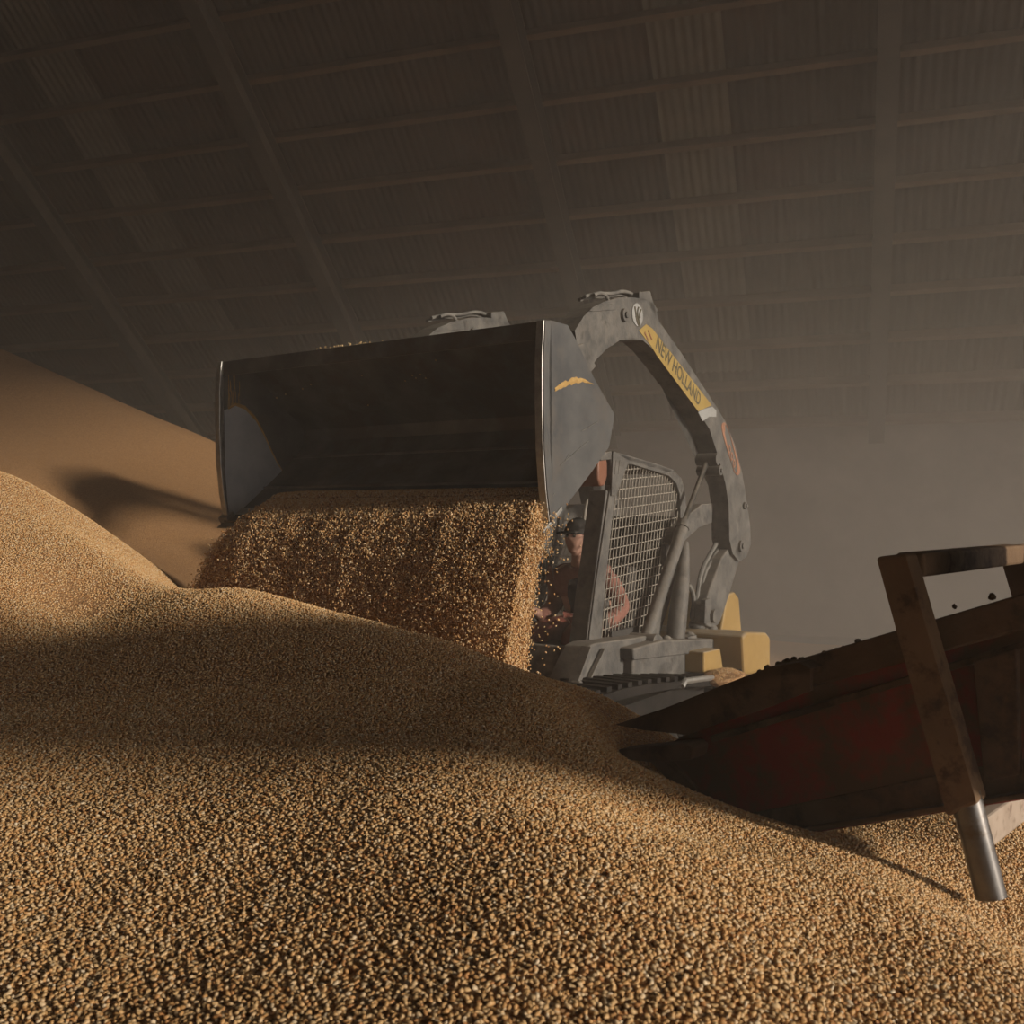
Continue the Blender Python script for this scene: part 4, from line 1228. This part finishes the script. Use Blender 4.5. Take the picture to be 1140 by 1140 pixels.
for y_, nm in ((0.0, 'side_panel'), (CWID, 'side_panel')):
    bm = BM(); prism(bm, KP([(722, 842), (772, 812), (905, 766), (905, 742), (900, 731)], 0) + [top_end, bot_end] + KP([(1060, 903), (940, 922), (822, 941)], 0), y_, y_ + .012)
    o = obj(nm, bm, M['conv_red'], conv, bevel=.003); o['label'] = 'rusty red side sheet'
    if y_ == 0:
        # folded upper rail, mid crease, lower angle
        bm = BM()
        a, b = K2(862, 742, 0), top_end
        prism(bm, [(a[0], a[1]), (b[0], b[1]), (b[0], b[1] - .075), (K2(905, 765, 0))], -.030, .0)
        obj('top_rail', bm, M['conv_rust'], o, bevel=.006)
        bm = BM()
        a, b = K2(795, 822, 0), ext(795, 822, 1000, 760, XE)
        bar(bm, (a[0], -.010, a[1]), (b[0], -.010, b[1]), .02, .018, (0, 0, 1))
        obj('stiffener', bm, M['conv_rust'], o, bevel=.003)
        bm = BM()
        a, b = K2(822, 939, 0), bot_end
        cpt = K2(1060, 901, 0)
        bar(bm, (a[0], -.014, a[1] + .012), (cpt[0], -.014, cpt[1] + .012), .05, .012); bar(bm, (cpt[0], -.014, cpt[1] + .012), (b[0], -.014, b[1] + .012), .05, .012)
        prism(bm, [(a[0] + .02, a[1] + .085), (a[0], a[1]), cpt, (b[0], b[1]), (b[0], b[1] + .09), (cpt[0], cpt[1] + .09)], -.008, .0)
        obj('bottom_rail', bm, M['conv_rust'], o, bevel=.003)
        # vertical stiffener plates, part hidden by the post
        bm = BM()
        prism(bm, KP([(1088, 735), (1135, 720), (1139, 860), (1100, 868)], 0), -.03, .0)
        obj('mount_plate', bm, M['conv_rust'], o, bevel=.004)
# hood plate at the tail and the lower ledge
bm = BM(); prism(bm, KP([(688, 806), (742, 788), (800, 765), (862, 741), (892, 737), (905, 744), (905, 768), (860, 786), (800, 806), (768, 817), (720, 812)], -.09), -.105, -.088)
prism(bm, KP([(688, 806), (742, 788), (800, 765), (862, 741), (892, 737), (905, 744), (903, 750), (862, 752), (800, 775), (742, 796)], -.09), -.105, .03)
o = obj('tail_hood', bm, M['conv_rust'], conv, bevel=.006); o['label'] = 'dark dirt-crusted hood plate'
bm = BM(); prism(bm, KP([(690, 834), (768, 826), (775, 832), (772, 845), (728, 848), (700, 845)], -.07), -.085, .0)
obj('tail_ledge', bm, M['conv_rust'], conv, bevel=.006)
# rubber skirt below the tail's slanting edge
bm = BM(); prism(bm, KP([(722, 842), (745, 842), (838, 940), (822, 943)], 0), -.016, CWID + .012)
obj('tail_plate', bm, M['conv_rust'], conv, bevel=.004)
# belt, its bed and end roller
bm = BM()
pa = K2(760, 862, 0); pb = (XE, top_end[1] - .2)
def bar_y(bm, a, b, th, y0, y1):
    d = Vector((b[0] - a[0], b[1] - a[1])).normalized(); n_ = Vector((-d.y, d.x)) * th / 2
    prism(bm, [(a[0] + n_.x, a[1] + n_.y), (b[0] + n_.x, b[1] + n_.y), (b[0] - n_.x, b[1] - n_.y), (a[0] - n_.x, a[1] - n_.y)], y0, y1)
bar_y(bm, pa, pb, .012, .03, CWID - .02); bar_y(bm, (pa[0] + .04, pa[1] - .16), (pb[0], pb[1] - .16), .012, .03, CWID - .02)
o = obj('belt', bm, M['rubber'], conv)
bm = BM()
for i in range(12):
    f = (i + .5) / 12; c = (pa[0] + (pb[0] - pa[0]) * f, pa[1] + (pb[1] - pa[1]) * f)
    box(bm, (c[0], CWID / 2, c[1] + .03), (.015, CWID - .1, .05))
obj_each('cleat', bm, M['rubber'], o)
bm = BM(); tube(bm, [(pa[0] + .02, .015, pa[1] - .08), (pa[0] + .02, CWID, pa[1] - .08)], .08, 20)
obj('tail_roller', bm, M['conv_rust'], conv, smooth=True)
# support frame: square tube post, its twin on the far side, cross bar on top, pipe foot
PY = -.13
def post(y0):
    bm = BM()
    a = K2(992, 622, PY); b = K2(1072, 905, PY)
    pl = KP([(975, 620), (1008, 616), (1088, 895), (1054, 910)], PY)
    dyy = y0 - PY
    prism(bm, pl, y0 - .0, y0 + .07)
    o = obj('support_post', bm, M['conv_post'], conv, bevel=.008)
    bm = BM(); p0 = K3(1068, 885, PY); p1 = K3(1098, 1004, PY)
    p0.y = p1.y = y0 + .035
    tube(bm, [p0, p1], .034, 24); tube(bm, [p1 + (p0 - p1) * .004, p1], .0345, 24)
    f = obj('pipe_foot', bm, M['pipe'], o, smooth=True, angle=30); f['label'] = 'bare shiny steel pipe foot'
post(PY); post(CWID + .10)
zt_ = K2(1011, 616, PY)[1]; xt_ = K2(992, 620, PY)[0]
bm = BM(); box(bm, (xt_ + .005, (PY + CWID + .17) / 2 + .035, zt_ - .032), (.07, CWID + .10 - PY - .07, .058))
obj('cross_bar', bm, M['conv_post'], conv, bevel=.008)
bm = BM(); a2 = K2(1083, 933, PY)
box(bm, (a2[0] + .0, (PY + CWID + .17) / 2, a2[1]), (.035, CWID + .10 - PY, .078))
o = obj('brace_bar', bm, M['cross'], conv, bevel=.006); o['label'] = 'pale dusty brace bar between the feet'
# unseen arched cover, added over the upper run to shade the heap
bm = BM(); prev = None
sl_ = (top_end[1] - K2(900, 731, 0)[1]) / (XE - K2(900, 731, 0)[0])
for x_ in (0.82, 1.4, 2.0, 2.6, 3.2, 4.0, 4.8, XE):
    z0 = K2(900, 731, 0)[1] + sl_ * (x_ - K2(900, 731, 0)[0])
    cur = [bm.verts.new((x_, CWID / 2 - (CWID / 2 + .01) * math.cos(a), z0 - .04 + .42 * math.sin(a) ** .7)) for a in np.linspace(0, math.pi, 13)]
    if prev:
        for q in range(12): bm.faces.new((prev[q], prev[q + 1], cur[q + 1], cur[q]))
    prev = cur
o = obj('shade_cover', bm, M['conv_rust'], conv, smooth=True)
so_ = o.modifiers.new('sheet', 'SOLIDIFY'); so_.thickness = .006
# axle, wheels and undercarriage further up, outside the picture
# crusted grain on the conveyor's upper edge, two bits in mid air
def clump(p, r, label, group):
    bm = BM(); bmesh.ops.create_icosphere(bm, subdivisions=2, radius=r)
    for v in bm.verts: v.co *= random.uniform(.75, 1.2)
    o = obj('grain_clump', bm, M['clump'], None, smooth=True, angle=180); o.location = p
    return tag(o, label, 'grain clump', group)
def KW(q): return KA + _c * q.x + _nrm * q.y + Vector((0, 0, q.z - KA.z))
for px, py, r in ((868, 741, .012), (876, 738, .014), (884, 736, .011), (892, 735, .010), (911, 730, .006), (918, 727, .007), (925, 727, .006), (931, 724, .007), (940, 722, .008), (948, 719, .005), (955, 715, .009), (902, 733, .006), (855, 744, .01), (846, 748, .008)):
    clump(KW(K3(px, py, .0)), r, 'dark crusted clump of grain on the upper edge of the conveyor', 'grain clumps on the conveyor edge')
clump(KW(K3(1062.5, 675, .0)), .0062, 'small dark clump in mid air left of a bigger one above the conveyor', None)
clump(KW(K3(1104.5, 664.5, .0)), .0085, 'dark clump bouncing off the conveyor edge below the hand rail', None)
# spilled grain caught beside the rear of the track
c_ = L2(806, 748, .13)
sp_ = []
for _ in range(1500):
    a, r_ = random.uniform(0, 6.283), math.sqrt(random.random())
    sp_.append((c_[0] + .24 * r_ * math.cos(a), .13 + .14 * r_ * math.sin(a), c_[1] - .035 + .055 * (1 - r_ * r_) + random.gauss(0, .003)))
bm = BM(); bmesh.ops.create_uvsphere(bm, u_segments=24, v_segments=12, radius=1.0, matrix=Matrix.Translation((c_[0], .13, c_[1] - .04)) @ Matrix.Diagonal((.245, .145, .05, 1)))
for v in bm.verts: v.co += Vector((random.uniform(-.01, .01), random.uniform(-.01, .01), random.uniform(-.016, .012)))
spill = obj('spilled_grain', bm, M['grain'], None, smooth=True)
spill.location = (BO.x, BO.y, LZ); spill.rotation_euler = (0, 0, math.atan2(_u.y, _u.x))
tag(spill, 'small sunlit heap of spilled grain on the loader beside its yellow bumper', 'spilled grain', kind='stuff')
scatter('spilled_kernels', sp_, SCATTER_LO, parent=spill)
